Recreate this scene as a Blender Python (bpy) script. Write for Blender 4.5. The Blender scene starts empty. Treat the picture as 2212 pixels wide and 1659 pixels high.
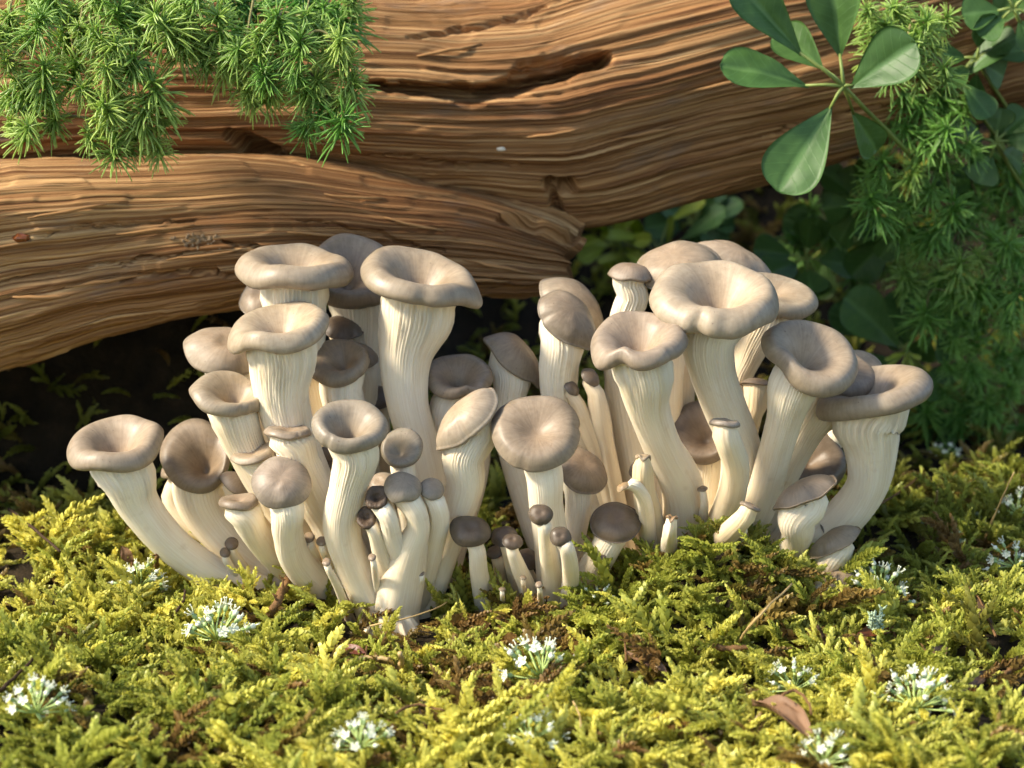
import bpy, math, random
import numpy as np
from mathutils import Vector, Matrix, Quaternion

R_ = math.radians
scene = bpy.context.scene
col = scene.collection
rng = random.Random(7)
nrng = np.random.default_rng(11)

# ------------------------------------------------------------------ camera
PW, PH = 2212.0, 1659.0            # pixel grid used for measuring the photograph
PITCH = R_(14.0)
FOC, SENS = 80.0, 36.0
KPX = SENS / FOC / PW
FWD = Vector((0, math.cos(PITCH), -math.sin(PITCH)))
UPV = Vector((0, math.sin(PITCH), math.cos(PITCH)))
RGT = Vector((1, 0, 0))
AIM = Vector((0, 0, 0.1077))
CAM = AIM - FWD * 1.0
cd = bpy.data.cameras.new('camera')
cam = bpy.data.objects.new('camera', cd)
col.objects.link(cam)
cam.location = CAM
cam.rotation_euler = (math.pi / 2 - PITCH, 0, 0)
cd.lens = FOC
cd.sensor_width = SENS
cd.clip_start = 0.02
cd.clip_end = 400
cd.dof.use_dof = True
cd.dof.focus_distance = 0.985
cd.dof.aperture_fstop = 11.5
scene.camera = cam

# ------------------------------------------------------------------ light
SUN_EL, SUN_AZ = R_(40), R_(14)    # azimuth: degrees towards the camera from due left
to_sun = Vector((-math.cos(SUN_EL) * math.cos(SUN_AZ), -math.cos(SUN_EL) * math.sin(SUN_AZ), math.sin(SUN_EL)))
world = bpy.data.worlds.new('World')
scene.world = world
world.use_nodes = True
wn = world.node_tree
for n in list(wn.nodes):
    wn.nodes.remove(n)
wo = wn.nodes.new('ShaderNodeOutputWorld')
wb = wn.nodes.new('ShaderNodeBackground')
ws = wn.nodes.new('ShaderNodeTexSky')
ws.sky_type = 'NISHITA'
ws.sun_disc = False
ws.sun_elevation = SUN_EL
ws.sun_rotation = math.atan2(to_sun.x, to_sun.y)
wb.inputs['Strength'].default_value = 0.15
wn.links.new(ws.outputs[0], wb.inputs['Color'])
wn.links.new(wb.outputs[0], wo.inputs['Surface'])
sd = bpy.data.lights.new('sun', 'SUN')
sd.energy = 3.8
sd.angle = R_(9)
sd.color = (1.0, 0.93, 0.80)
so = bpy.data.objects.new('sun', sd)
col.objects.link(so)
so.rotation_euler = (-to_sun).to_track_quat('-Z', 'Y').to_euler()
so.location = (-2, -0.5, 2)

scene.view_settings.view_transform = 'Standard'
scene.view_settings.look = 'None'
scene.view_settings.exposure = 1.03
scene.view_settings.gamma = 1.0
scene.view_settings.use_white_balance = True
scene.view_settings.white_balance_temperature = 7000
scene.view_settings.white_balance_tint = 10
scene.render.engine = 'CYCLES'
try:
    scene.cycles.use_denoising = True
    scene.cycles.denoiser = 'OPENIMAGEDENOISE'
    scene.cycles.max_bounces = 7
    scene.cycles.use_adaptive_sampling = True
    scene.cycles.adaptive_threshold = 0.03
    scene.cycles.transparent_max_bounces = 8
    scene.cycles.sample_clamp_indirect = 6
except Exception:
    pass

# ------------------------------------------------------------------ pixel helpers
def ray(px, py):
    return FWD + RGT * ((px - PW / 2) * KPX) - UPV * ((py - PH / 2) * KPX)

def P(px, py, Y):
    d = ray(px, py)
    return CAM + d * ((Y - CAM.y) / d.y)

def Pz(px, py, z):
    d = ray(px, py)
    return CAM + d * ((z - CAM.z) / d.z)

def psize(p):                       # metres per photograph pixel at a point
    return (p - CAM).dot(FWD) * KPX

def proj(a):                        # (n,3) array -> pixel coordinates
    v = a - np.array(CAM)
    dz = v @ np.array(FWD)
    return (v @ np.array(RGT)) / dz / KPX + PW / 2, PH / 2 - (v @ np.array(UPV)) / dz / KPX

# ------------------------------------------------------------------ numpy noise
def _hash(ix, iy, seed):
    h = (ix.astype(np.int64) * 374761393 + iy.astype(np.int64) * 668265263 + seed * 1442695041) & 0xFFFFFFFF
    h = ((h ^ (h >> 13)) * 1274126177) & 0xFFFFFFFF
    h = h ^ (h >> 16)
    return (h & 0xFFFFFF) / float(0xFFFFFF)

def vnoise(x, y, seed=0):
    x = np.asarray(x, float); y = np.asarray(y, float)
    x, y = np.broadcast_arrays(x, y)
    ix = np.floor(x); iy = np.floor(y)
    fx = x - ix; fy = y - iy
    fx = fx * fx * fx * (fx * (fx * 6 - 15) + 10); fy = fy * fy * fy * (fy * (fy * 6 - 15) + 10)
    a = _hash(ix, iy, seed); b = _hash(ix + 1, iy, seed)
    c = _hash(ix, iy + 1, seed); d = _hash(ix + 1, iy + 1, seed)
    return ((a + (b - a) * fx) + ((c + (d - c) * fx) - (a + (b - a) * fx)) * fy) * 2 - 1

def fbm(x, y, seed=0, oct=3):
    s = 0; a = 1
    for o in range(oct):
        s = s + a * vnoise(x * 2 ** o, y * 2 ** o, seed + o * 17)
        a *= .5
    return s

def smooth(e0, e1, x):
    t = np.clip((x - e0) / (e1 - e0), 0, 1)
    return t * t * (3 - 2 * t)

def catmull(pts, n):
    """pts (k,d) -> n samples, centripetal-free uniform by chord"""
    p = np.asarray(pts, float)
    k = len(p)
    if k == 2:
        t = np.linspace(0, 1, n)[:, None]
        return p[0] * (1 - t) + p[1] * t
    q = np.vstack([2 * p[0] - p[1], p, 2 * p[-1] - p[-2]])
    ch = np.linalg.norm(np.diff(p[:, :3] if p.shape[1] >= 3 else p, axis=0), axis=1) + 1e-9
    cum = np.concatenate([[0], np.cumsum(ch)])
    u = np.linspace(0, cum[-1], n)
    i = np.clip(np.searchsorted(cum, u, side='right') - 1, 0, k - 2)
    t = ((u - cum[i]) / ch[i])[:, None]
    p0, p1, p2, p3 = q[i], q[i + 1], q[i + 2], q[i + 3]
    return 0.5 * (2 * p1 + (p2 - p0) * t + (2 * p0 - 5 * p1 + 4 * p2 - p3) * t ** 2 + (3 * p1 - p0 - 3 * p2 + p3) * t ** 3)

# ------------------------------------------------------------------ object helpers
def mesh_from(name, verts, faces, smooth_=True, uv=None, attr=None, mats=None, fmat=None):
    me = bpy.data.meshes.new(name)
    verts = np.asarray(verts, float)
    me.from_pydata(verts.tolist() if len(verts) < 400 else verts, [], faces)
    if smooth_:
        me.polygons.foreach_set('use_smooth', np.ones(len(me.polygons), bool))
    if uv is not None:
        lay = me.uv_layers.new(name='UVMap')
        li = np.empty(len(me.loops), np.int32)
        me.loops.foreach_get('vertex_index', li)
        lay.data.foreach_set('uv', np.asarray(uv, float)[li].ravel())
    for k, v in (attr or {}).items():
        at = me.attributes.new(k, 'FLOAT', 'POINT')
        at.data.foreach_set('value', np.asarray(v, float))
    for m in (mats or []):
        me.materials.append(m)
    if fmat is not None:
        me.polygons.foreach_set('material_index', np.asarray(fmat, np.int32))
    me.update()
    return me

def link(name, me, parent=None, mat=None):
    o = bpy.data.objects.new(name, me)
    col.objects.link(o)
    if mat is not None and me is not None and not me.materials:
        me.materials.append(mat)
    if parent is not None:
        o.parent = parent
    return o

def empty(name, loc=(0, 0, 0)):
    o = bpy.data.objects.new(name, None)
    o.empty_display_size = .01
    col.objects.link(o)
    o.location = loc
    return o

def tag(o, label=None, cat=None, group=None, kind=None):
    if label: o['label'] = label
    if cat: o['category'] = cat
    if group: o['group'] = group
    if kind: o['kind'] = kind
    return o

def grid_faces(nu, nv, wrap_v=True, flip=False):
    """nu rings of nv points"""
    i = np.arange(nu - 1)[:, None]
    j = np.arange(nv if wrap_v else nv - 1)[None, :]
    j2 = (j + 1) % nv
    a = i * nv + j; b = i * nv + j2; c = (i + 1) * nv + j2; d = (i + 1) * nv + j
    f = np.stack([a, b, c, d] if not flip else [a, d, c, b], -1).reshape(-1, 4)
    return f.tolist()

class MB:
    """collects simple shapes for one mesh"""
    def __init__(s):
        s.v = []; s.f = []; s.m = []; s.t = []
    def add(s, vs, fs, mi=0, t=0.0):
        o = len(s.v)
        s.v += [tuple(p) for p in vs]
        s.f += [[i + o for i in f] for f in fs]
        s.m += [mi] * len(fs)
        s.t += (list(t) if hasattr(t, '__len__') else [t] * len(vs))
    def tube(s, pts, rad, k=5, mi=0, t=0.0, cap=True):
        pts = [Vector(p) for p in pts]
        n = len(pts)
        rads = rad if hasattr(rad, '__len__') else [rad] * n
        vs = []; tt = []
        ref = Vector((.31, .17, .93)).normalized()
        tan0 = (pts[1] - pts[0]).normalized()
        x = ref.cross(tan0)
        if x.length < 1e-4: x = Vector((1, 0, 0)).cross(tan0)
        x.normalize()
        for i in range(n):
            tn = (pts[min(i + 1, n - 1)] - pts[max(i - 1, 0)]).normalized()
            x = (x - tn * x.dot(tn)).normalized()
            y = tn.cross(x)
            for j in range(k):
                a = 2 * math.pi * j / k
                vs.append(pts[i] + (x * math.cos(a) + y * math.sin(a)) * rads[i])
                tt.append(i / (n - 1) if not hasattr(t, '__len__') else t[i])
        fs = [[i * k + j, i * k + (j + 1) % k, (i + 1) * k + (j + 1) % k, (i + 1) * k + j] for i in range(n - 1) for j in range(k)]
        if cap:
            fs += [list(range(k - 1, -1, -1)), [(n - 1) * k + j for j in range(k)]]
        s.add(vs, fs, mi, tt if (hasattr(t, '__len__') or t == 'len') else [t] * len(vs))
    def blob(s, c, rx, ry=None, rz=None, mi=0, k=6, r=4, t=0.0, M=None):
        ry = ry or rx; rz = rz or rx
        c = Vector(c)
        vs = []; fs = []
        for i in range(r + 1):
            ph = math.pi * i / r
            for j in range(k):
                a = 2 * math.pi * j / k
                p = Vector((rx * math.sin(ph) * math.cos(a), ry * math.sin(ph) * math.sin(a), rz * math.cos(ph)))
                vs.append(c + (M @ p if M else p))
        for i in range(r):
            for j in range(k):
                fs.append([i * k + j, (i + 1) * k + j, (i + 1) * k + (j + 1) % k, i * k + (j + 1) % k])
        s.add(vs, fs, mi, t)
    def mesh(s, name, mats, smooth_=True):
        return mesh_from(name, s.v, s.f, smooth_, attr={'t': s.t}, mats=mats, fmat=s.m)

# ------------------------------------------------------------------ materials
def mat(name):
    m = bpy.data.materials.new(name)
    m.use_nodes = True
    nt = m.node_tree
    for n in list(nt.nodes): nt.nodes.remove(n)
    return m, nt

class NT:
    def __init__(s, name):
        s.m, s.nt = mat(name)
        s.out = s.n('ShaderNodeOutputMaterial')
    def n(s, typ, **kw):
        nd = s.nt.nodes.new(typ)
        for k, v in kw.items(): setattr(nd, k, v)
        return nd
    def l(s, a, b):
        s.nt.links.new(a, b)
    def set(s, nd, key, v):
        if hasattr(v, 'is_linked') or isinstance(v, bpy.types.NodeSocket): s.l(v, nd.inputs[key])
        else: nd.inputs[key].default_value = v
    def mix(s, f, a, b, blend='MIX'):
        nd = s.n('ShaderNodeMix', data_type='RGBA', blend_type=blend)
        for k, v in ((0, f), (6, a), (7, b)):
            if isinstance(v, tuple) and len(v) == 3: v = (*v, 1)
            s.set(nd, k, v)
        return nd.outputs[2]
    def math(s, op, a, b=0.0, clamp=False):
        nd = s.n('ShaderNodeMath', operation=op, use_clamp=clamp)
        s.set(nd, 0, a); s.set(nd, 1, b)
        return nd.outputs[0]
    def noise(s, vec, scale, detail=3, rough=.55, dist=0.0):
        nd = s.n('ShaderNodeTexNoise')
        s.set(nd, 'Scale', scale); s.set(nd, 'Detail', detail); s.set(nd, 'Roughness', rough); s.set(nd, 'Distortion', dist)
        if vec is not None: s.l(vec, nd.inputs['Vector'])
        return nd.outputs['Fac']
    def mapping(s, vec, scale=(1, 1, 1), loc=(0, 0, 0)):
        nd = s.n('ShaderNodeMapping')
        nd.inputs['Scale'].default_value = scale
        nd.inputs['Location'].default_value = loc
        s.l(vec, nd.inputs['Vector'])
        return nd.outputs[0]
    def ramp(s, f, stops):
        nd = s.n('ShaderNodeValToRGB')
        cr = nd.color_ramp
        while len(cr.elements) < len(stops): cr.elements.new(.5)
        for e, (p, c) in zip(cr.elements, stops):
            e.position = p
            e.color = (*c, 1) if len(c) == 3 else c
        s.l(f, nd.inputs[0])
        return nd.outputs[0]
    def bump(s, h, strength, dist=0.001, normal=None):
        nd = s.n('ShaderNodeBump')
        nd.inputs['Strength'].default_value = strength
        nd.inputs['Distance'].default_value = dist
        s.l(h, nd.inputs['Height'])
        if normal is not None: s.l(normal, nd.inputs['Normal'])
        return nd.outputs[0]
    def principled(s, color, rough=.5, spec=.4, normal=None, sss=0.0, sssr=(1, .6, .35), sscale=.003, link_out=True):
        b = s.n('ShaderNodeBsdfPrincipled')
        s.set(b, 'Base Color', (*color, 1) if isinstance(color, tuple) else color)
        s.set(b, 'Roughness', rough)
        s.set(b, 'Specular IOR Level', spec)
        if sss:
            b.inputs['Subsurface Weight'].default_value = sss
            b.inputs['Subsurface Radius'].default_value = sssr
            b.inputs['Subsurface Scale'].default_value = sscale
        if normal is not None: s.l(normal, b.inputs['Normal'])
        if link_out: s.l(b.outputs[0], s.out.inputs['Surface'])
        return b
    def leafy(s, color, rough=.45, trans=.35, tcol=None, normal=None, spec=.4):
        b = s.principled(color, rough, spec, normal, link_out=False)
        t = s.n('ShaderNodeBsdfTranslucent')
        s.l(tcol if tcol is not None else color, t.inputs['Color'])
        mx = s.n('ShaderNodeMixShader')
        mx.inputs[0].default_value = trans
        s.l(b.outputs[0], mx.inputs[1]); s.l(t.outputs[0], mx.inputs[2])
        s.l(mx.outputs[0], s.out.inputs['Surface'])

def simple(name, c, rough=.6, spec=.3, var=.25, scale=300, bump=.3, dist=.0005):
    k = NT(name)
    tc = k.n('ShaderNodeTexCoord').outputs['Object']
    nz = k.noise(tc, scale, 4)
    cc = k.mix(nz, tuple(x * (1 - var) for x in c), tuple(min(1, x * (1 + var)) for x in c))
    k.principled(cc, rough, spec, k.bump(nz, bump, dist))
    return k.m

def mat_cap():
    k = NT('mushroom_cap_skin')
    oi = k.n('ShaderNodeObjectInfo')
    uv = k.n('ShaderNodeTexCoord').outputs['UV']
    ob = k.n('ShaderNodeTexCoord').outputs['Object']
    at = k.n('ShaderNodeAttribute', attribute_name='rad').outputs['Fac']
    st = k.noise(k.mapping(uv, (60, 3, 1)), 1.0, 4, .6)
    big = k.noise(ob, 90, 3, .6)
    fine = k.noise(ob, 1500, 3, .6)
    c = oi.outputs['Color']
    c = k.mix(k.ramp(st, [(.35, (0, 0, 0)), (.7, (1, 1, 1))]), k.mix(1.0, c, (.83, .82, .80), 'MULTIPLY'), k.mix(1.0, c, (1.06, 1.06, 1.05), 'MULTIPLY'))
    c = k.mix(k.ramp(big, [(.35, (0, 0, 0)), (.68, (1, 1, 1))]), k.mix(1.0, c, (.80, .79, .78), 'MULTIPLY'), c)
    c = k.mix(k.ramp(at, [(.25, (0, 0, 0)), (.95, (1, 1, 1))]), k.mix(1.0, c, (1.04, .95, .86), 'MULTIPLY'), k.mix(1.0, c, (.90, .90, .895), 'MULTIPLY'))
    med = k.noise(ob, 420, 4, .65)
    c = k.mix(k.ramp(med, [(.38, (.5, .5, .5)), (.55, (0, 0, 0))]), c, k.mix(1.0, c, (.80, .77, .74), 'MULTIPLY'))
    spk = k.noise(ob, 900, 1, .4)
    c = k.mix(k.ramp(spk, [(.74, (0, 0, 0)), (.79, (.7, .7, .7))]), c, (.14, .09, .055))
    h = k.math('ADD', k.math('MULTIPLY', st, .45), k.math('MULTIPLY', fine, .8))
    rg = k.math('ADD', .24, k.math('MULTIPLY', big, .42))
    k.principled(c, rg, .42, k.bump(h, .35, .00025), sss=.15, sssr=(1, .7, .45), sscale=.0025)
    return k.m

def mat_stem():
    k = NT('mushroom_stem_flesh')
    oi = k.n('ShaderNodeObjectInfo')
    uv = k.n('ShaderNodeTexCoord').outputs['UV']
    ob = k.n('ShaderNodeTexCoord').outputs['Object']
    f1 = k.noise(k.mapping(uv, (70, 2.2, 1)), 1.0, 5, .6, .4)
    f2 = k.noise(k.mapping(uv, (9, 2.0, 1)), 1.0, 3, .5)
    c = k.mix(k.ramp(f1, [(.3, (0, 0, 0)), (.75, (1, 1, 1))]), (.74, .62, .445), (.90, .835, .705))
    c = k.mix(k.ramp(f2, [(.35, (0, 0, 0)), (.75, (1, 1, 1))]), c, (.88, .795, .625))
    c = k.mix(1.0, c, oi.outputs['Color'], 'MULTIPLY')
    patch = k.noise(k.mapping(ob, (60, 60, 26)), 1.0, 4, .6)
    c = k.mix(k.ramp(patch, [(.45, (0, 0, 0)), (.72, (.35, .35, .35))]), c, k.mix(1.0, c, (.88, .78, .62), 'MULTIPLY'))
    spot = k.noise(ob, 160, 2, .5)
    c = k.mix(k.ramp(spot, [(.64, (0, 0, 0)), (.80, (.35, .35, .35))]), c, (.56, .42, .26))
    k.principled(c, .52, .35, k.bump(f1, .5, .0004), sss=.16, sssr=(1, .72, .45), sscale=.0025)
    return k.m

def mat_wood():
    k = NT('weathered_wood')
    uv = k.n('ShaderNodeTexCoord').outputs['UV']
    wv = k.n('ShaderNodeMix', data_type='VECTOR')
    warpn = k.n('ShaderNodeTexNoise'); warpn.inputs['Scale'].default_value = 14; warpn.inputs['Detail'].default_value = 2
    k.l(uv, warpn.inputs['Vector'])
    sc = k.n('ShaderNodeVectorMath', operation='SCALE'); sc.inputs['Scale'].default_value = .006
    k.l(warpn.outputs['Color'], sc.inputs[0])
    ad = k.n('ShaderNodeVectorMath', operation='ADD')
    k.l(uv, ad.inputs[0]); k.l(sc.outputs[0], ad.inputs[1])
    v = ad.outputs[0]
    g1 = k.noise(k.mapping(v, (5, 260, 1)), 1.0, 5, .6, .3)
    g2 = k.noise(k.mapping(v, (14, 900, 1)), 1.0, 4, .6)
    g3 = k.noise(k.mapping(v, (6, 26, 1)), 1.0, 3, .55)
    g4 = k.noise(k.mapping(v, (22, 60, 1), (3, 3, 0)), 1.0, 4, .6)
    c = k.ramp(g1, [(.28, (.20, .095, .035)), (.42, (.43, .235, .093)), (.55, (.61, .375, .165)), (.72, (.75, .53, .275))])
    c = k.mix(k.ramp(g2, [(.35, (.55, .55, .55)), (.6, (0, 0, 0))]), c, (.20, .09, .035))
    c = k.mix(k.ramp(g3, [(.42, (0, 0, 0)), (.68, (.75, .75, .75))]), c, k.mix(1.0, c, (.74, .56, .46), 'MULTIPLY'))
    c = k.mix(k.ramp(g4, [(.58, (0, 0, 0)), (.74, (.6, .6, .6))]), c, (.24, .20, .16))
    def lines(sc, w, loc):
        z = k.noise(k.mapping(v, sc, loc), 1.0, 2, .5, .2)
        d = k.math('MULTIPLY', k.math('ABSOLUTE', k.math('SUBTRACT', z, .5)), w)
        return k.ramp(d, [(0.0, (0, 0, 0)), (.55, (.6, .6, .6)), (1.0, (1, 1, 1))])
    l1 = lines((3.0, 430, 1), 10.0, (0, 0, 0)); l2 = lines((6, 850, 1), 7.0, (2, 5, 0))
    c = k.mix(l1, k.mix(1.0, c, (.50, .41, .34), 'MULTIPLY'), c)
    c = k.mix(l2, k.mix(1.0, c, (.66, .58, .52), 'MULTIPLY'), c)
    hh = k.math('ADD', k.math('ADD', k.math('MULTIPLY', g1, .6), k.math('MULTIPLY', g2, .4)), k.math('ADD', k.math('MULTIPLY', l1, .55), k.math('MULTIPLY', l2, .3)))
    k.principled(c, .72, .22, k.bump(hh, .8, .0011))
    return k.m

def mat_moss(name, inst=True):
    k = NT(name)
    if inst:
        tint = k.n('ShaderNodeAttribute', attribute_type='INSTANCER', attribute_name='tint').outputs['Fac']
        var = k.n('ShaderNodeAttribute', attribute_type='INSTANCER', attribute_name='vary').outputs['Fac']
    else:
        oi = k.n('ShaderNodeObjectInfo')
        sep = k.n('ShaderNodeSeparateColor'); k.l(oi.outputs['Color'], sep.inputs[0])
        tint = sep.outputs[0]; var = sep.outputs[1]
    t = k.n('ShaderNodeAttribute', attribute_name='t').outputs['Fac']
    # tint: 0 dry brown .. .5 olive green .. 1 yellow green
    base = k.ramp(tint, [(0.0, (.15, .075, .022)), (.28, (.17, .105, .026)), (.45, (.13, .13, .022)), (.68, (.25, .255, .035)), (1.0, (.46, .42, .055))])
    tip = k.ramp(tint, [(0.0, (.30, .18, .07)), (.28, (.31, .22, .06)), (.45, (.27, .29, .045)), (.68, (.48, .52, .10)), (1.0, (.86, .81, .20))])
    c = k.mix(k.ramp(t, [(.15, (0, 0, 0)), (.9, (1, 1, 1))]), base, tip)
    c = k.mix(1.0, c, k.ramp(var, [(0, (.72, .74, .7)), (1, (1.15, 1.12, 1.1))]), 'MULTIPLY')
    k.leafy(c, .4, .42, None, None, .35)
    return k.m

def mat_leaf(name, a, b, trans=.3, rough=.35):
    k = NT(name)
    oi = k.n('ShaderNodeObjectInfo')
    ob = k.n('ShaderNodeTexCoord').outputs['Object']
    uv = k.n('ShaderNodeTexCoord').outputs['UV']
    t = k.n('ShaderNodeAttribute', attribute_name='t').outputs['Fac']
    nz = k.noise(ob, 120, 4, .6)
    c = k.mix(k.ramp(nz, [(.3, (0, 0, 0)), (.7, (1, 1, 1))]), a, b)
    c = k.mix(t, c, tuple(min(1, x * 1.6 + .05) for x in b))
    c = k.mix(1.0, c, k.ramp(oi.outputs['Random'], [(0, (.8, .85, .8)), (1, (1.15, 1.1, 1.0))]), 'MULTIPLY')
    sp = k.n('ShaderNodeSeparateXYZ'); k.l(uv, sp.inputs[0])
    ph = k.math('SUBTRACT', sp.outputs[1], k.math('MULTIPLY', k.math('ABSOLUTE', sp.outputs[0]), .20))
    wv = k.math('ABSOLUTE', k.math('SINE', k.math('ADD', k.math('MULTIPLY', ph, 27.0), k.math('MULTIPLY', nz, 1.2))))
    vein = k.ramp(wv, [(.0, (1, 1, 1)), (.16, (0, 0, 0))])
    c = k.mix(k.math('MULTIPLY', vein, .32), c, tuple(min(1, x * 1.5 + .03) for x in b))
    blem = k.noise(ob, 330, 3, .6)
    c = k.mix(k.ramp(blem, [(.66, (0, 0, 0)), (.76, (.6, .6, .6))]), c, tuple(x * .9 + y for x, y in zip(b, (.06, .03, .0))))
    k.leafy(c, rough, trans, None, k.bump(vein, .25, .0006), .5)
    return k.m

def mat_needle(name, a, b, trans=.3):
    k = NT(name)
    oi = k.n('ShaderNodeObjectInfo')
    t = k.n('ShaderNodeAttribute', attribute_name='t').outputs['Fac']
    c = k.mix(t, a, b)
    c = k.mix(1.0, c, k.ramp(oi.outputs['Random'], [(0, (.70, .82, .7)), (1, (1.2, 1.08, 1.0))]), 'MULTIPLY')
    k.leafy(c, .32, trans, None, None, .6)
    return k.m

def mat_soil():
    k = NT('forest_soil')
    ob = k.n('ShaderNodeTexCoord').outputs['Object']
    n1 = k.noise(ob, 60, 6, .65); n2 = k.noise(ob, 500, 5, .7)
    c = k.ramp(n1, [(.3, (.010, .007, .004)), (.55, (.026, .018, .009)), (.8, (.055, .036, .018))])
    k.principled(c, .9, .2, k.bump(n2, .8, .002))
    return k.m

M = {}
M['cap'] = mat_cap()
M['stem'] = mat_stem()
M['wood'] = mat_wood()
M['moss'] = mat_moss('moss_leaf')
M['moss_one'] = mat_moss('moss_shoot_leaf', False)
M['leaf'] = mat_leaf('glossy_leaf', (.05, .125, .026), (.078, .18, .042), .3, .5)
M['leaf_dark'] = mat_leaf('shade_leaf', (.065, .15, .03), (.10, .21, .045), .3, .45)  # leaf copy for shaded plants, tone lifted to brighten their shade
M['leaf_lime'] = mat_leaf('lime_leaf', (.30, .40, .04), (.42, .50, .07), .45, .4)  # sun painted in as bright lime for leaves under the trunk; also thin stalks
M['stalk'] = simple('green_stalk', (.20, .26, .06), .5, .4, .2, 200)
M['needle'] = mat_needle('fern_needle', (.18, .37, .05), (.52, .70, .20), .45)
M['needle_dark'] = mat_needle('fern_needle_shade', (.12, .31, .045), (.30, .57, .13), .45)  # darker needle copy with shade painted into its colour
M['twig'] = simple('brown_twig', (.16, .085, .035), .8, .2, .5, 500, .8, .001)
M['twig_dark'] = simple('dark_bark', (.055, .032, .018), .85, .2, .5, 500, .9, .001)
M['straw'] = simple('dry_straw', (.46, .32, .14), .6, .3, .3, 300)
M['fstem'] = simple('fern_stem', (.19, .17, .06), .6, .3, .3, 200)
M['petal'] = simple('white_petal', (.76, .79, .62), .5, .3, .06, 400, .1)
M['ray'] = simple('pale_green_ray', (.45, .58, .20), .5, .3, .15, 300, .1)
M['bud'] = simple('green_bud', (.30, .42, .17), .45, .4, .2, 300, .1)
M['soil'] = mat_soil()
M['dry'] = simple('dry_leaf', (.19, .105, .055), .6, .3, .45, 130, .5, .001)
M['dry_red'] = simple('red_brown_leaf', (.13, .035, .015), .45, .4, .4, 130, .5, .001)
M['dry_dark'] = simple('dark_leaf', (.06, .035, .022), .5, .4, .4, 200, .6, .001)
M['lichen'] = simple('pale_lichen', (.36, .46, .32), .8, .2, .3, 600, .8, .001)
M['crumb'] = simple('grit', (.30, .20, .11), .7, .4, .6, 700, .8, .0006)
M['resin'] = simple('resin', (.16, .045, .012), .2, .6, .3, 300)
M['chip'] = simple('pale_chip', (.75, .66, .52), .6, .3, .1, 300)
M['shrivel'] = simple('shrivelled_cap', (.085, .055, .035), .5, .4, .5, 500, 1.0, .001)
# ================================================================== ground
MOUNDS = [(.089, -.026, .046, .034, .038), (.02, -.05, .05, .03, .004), (-.20, .055, .10, .03, .010), (-.12, -.02, .07, .04, .006),
          (.20, -.03, .05, .05, .008), (-.03, -.14, .12, .04, .006), (.19, .12, .10, .06, .012), (.17, -.17, .08, .04, .010),
          (-.17, -.15, .06, .05, .008), (.0, .012, .05, .02, -.006)]

def ground_h(x, y):
    x = np.asarray(x, float); y = np.asarray(y, float)
    near = np.exp(-((x / .8) ** 2 + ((y - .1) / .9) ** 2))
    z = .0042 * fbm(x * 34, y * 34, 3, 3) * near
    for mx, my, sx, sy, h in MOUNDS:
        z = z + h * np.exp(-((x - mx) / sx) ** 2 - ((y - my) / sy) ** 2)
    rt = smooth(-.15, -.02, x)
    st = .155 + .205 * rt
    bank = smooth(0, 1, (y - st) / (.24 + .30 * rt))  # steeper and nearer on the left so ground under the log stays shaded
    z = z + bank * (.40 + .035 * fbm(x * 7, y * 7, 9, 3) * near)
    z = z + .6 * smooth(1.0, 12.0, y)
    return z

def gh(x, y):
    return float(ground_h(np.array([x]), np.array([y]))[0])

def axis(lo, hi, step, far):
    c = np.arange(lo, hi + 1e-9, step)
    g = step * 1.28 ** np.arange(1, 60)
    a = np.cumsum(g)
    a = a[a < far]
    return np.concatenate([lo - a[::-1], c, hi + a])

gx = axis(-.45, .45, .006, 120); gy = axis(-.40, .85, .006, 120)
GX, GY = np.meshgrid(gx, gy)
GZ = ground_h(GX, GY)
gv = np.stack([GX, GY, GZ], -1).reshape(-1, 3)
gme = mesh_from('ground', gv, grid_faces(len(gy), len(gx), wrap_v=False))
ground = link('ground', gme, mat=M['soil'])
tag(ground, 'dark brown forest soil rising to a bank behind the log', kind='structure')

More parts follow.
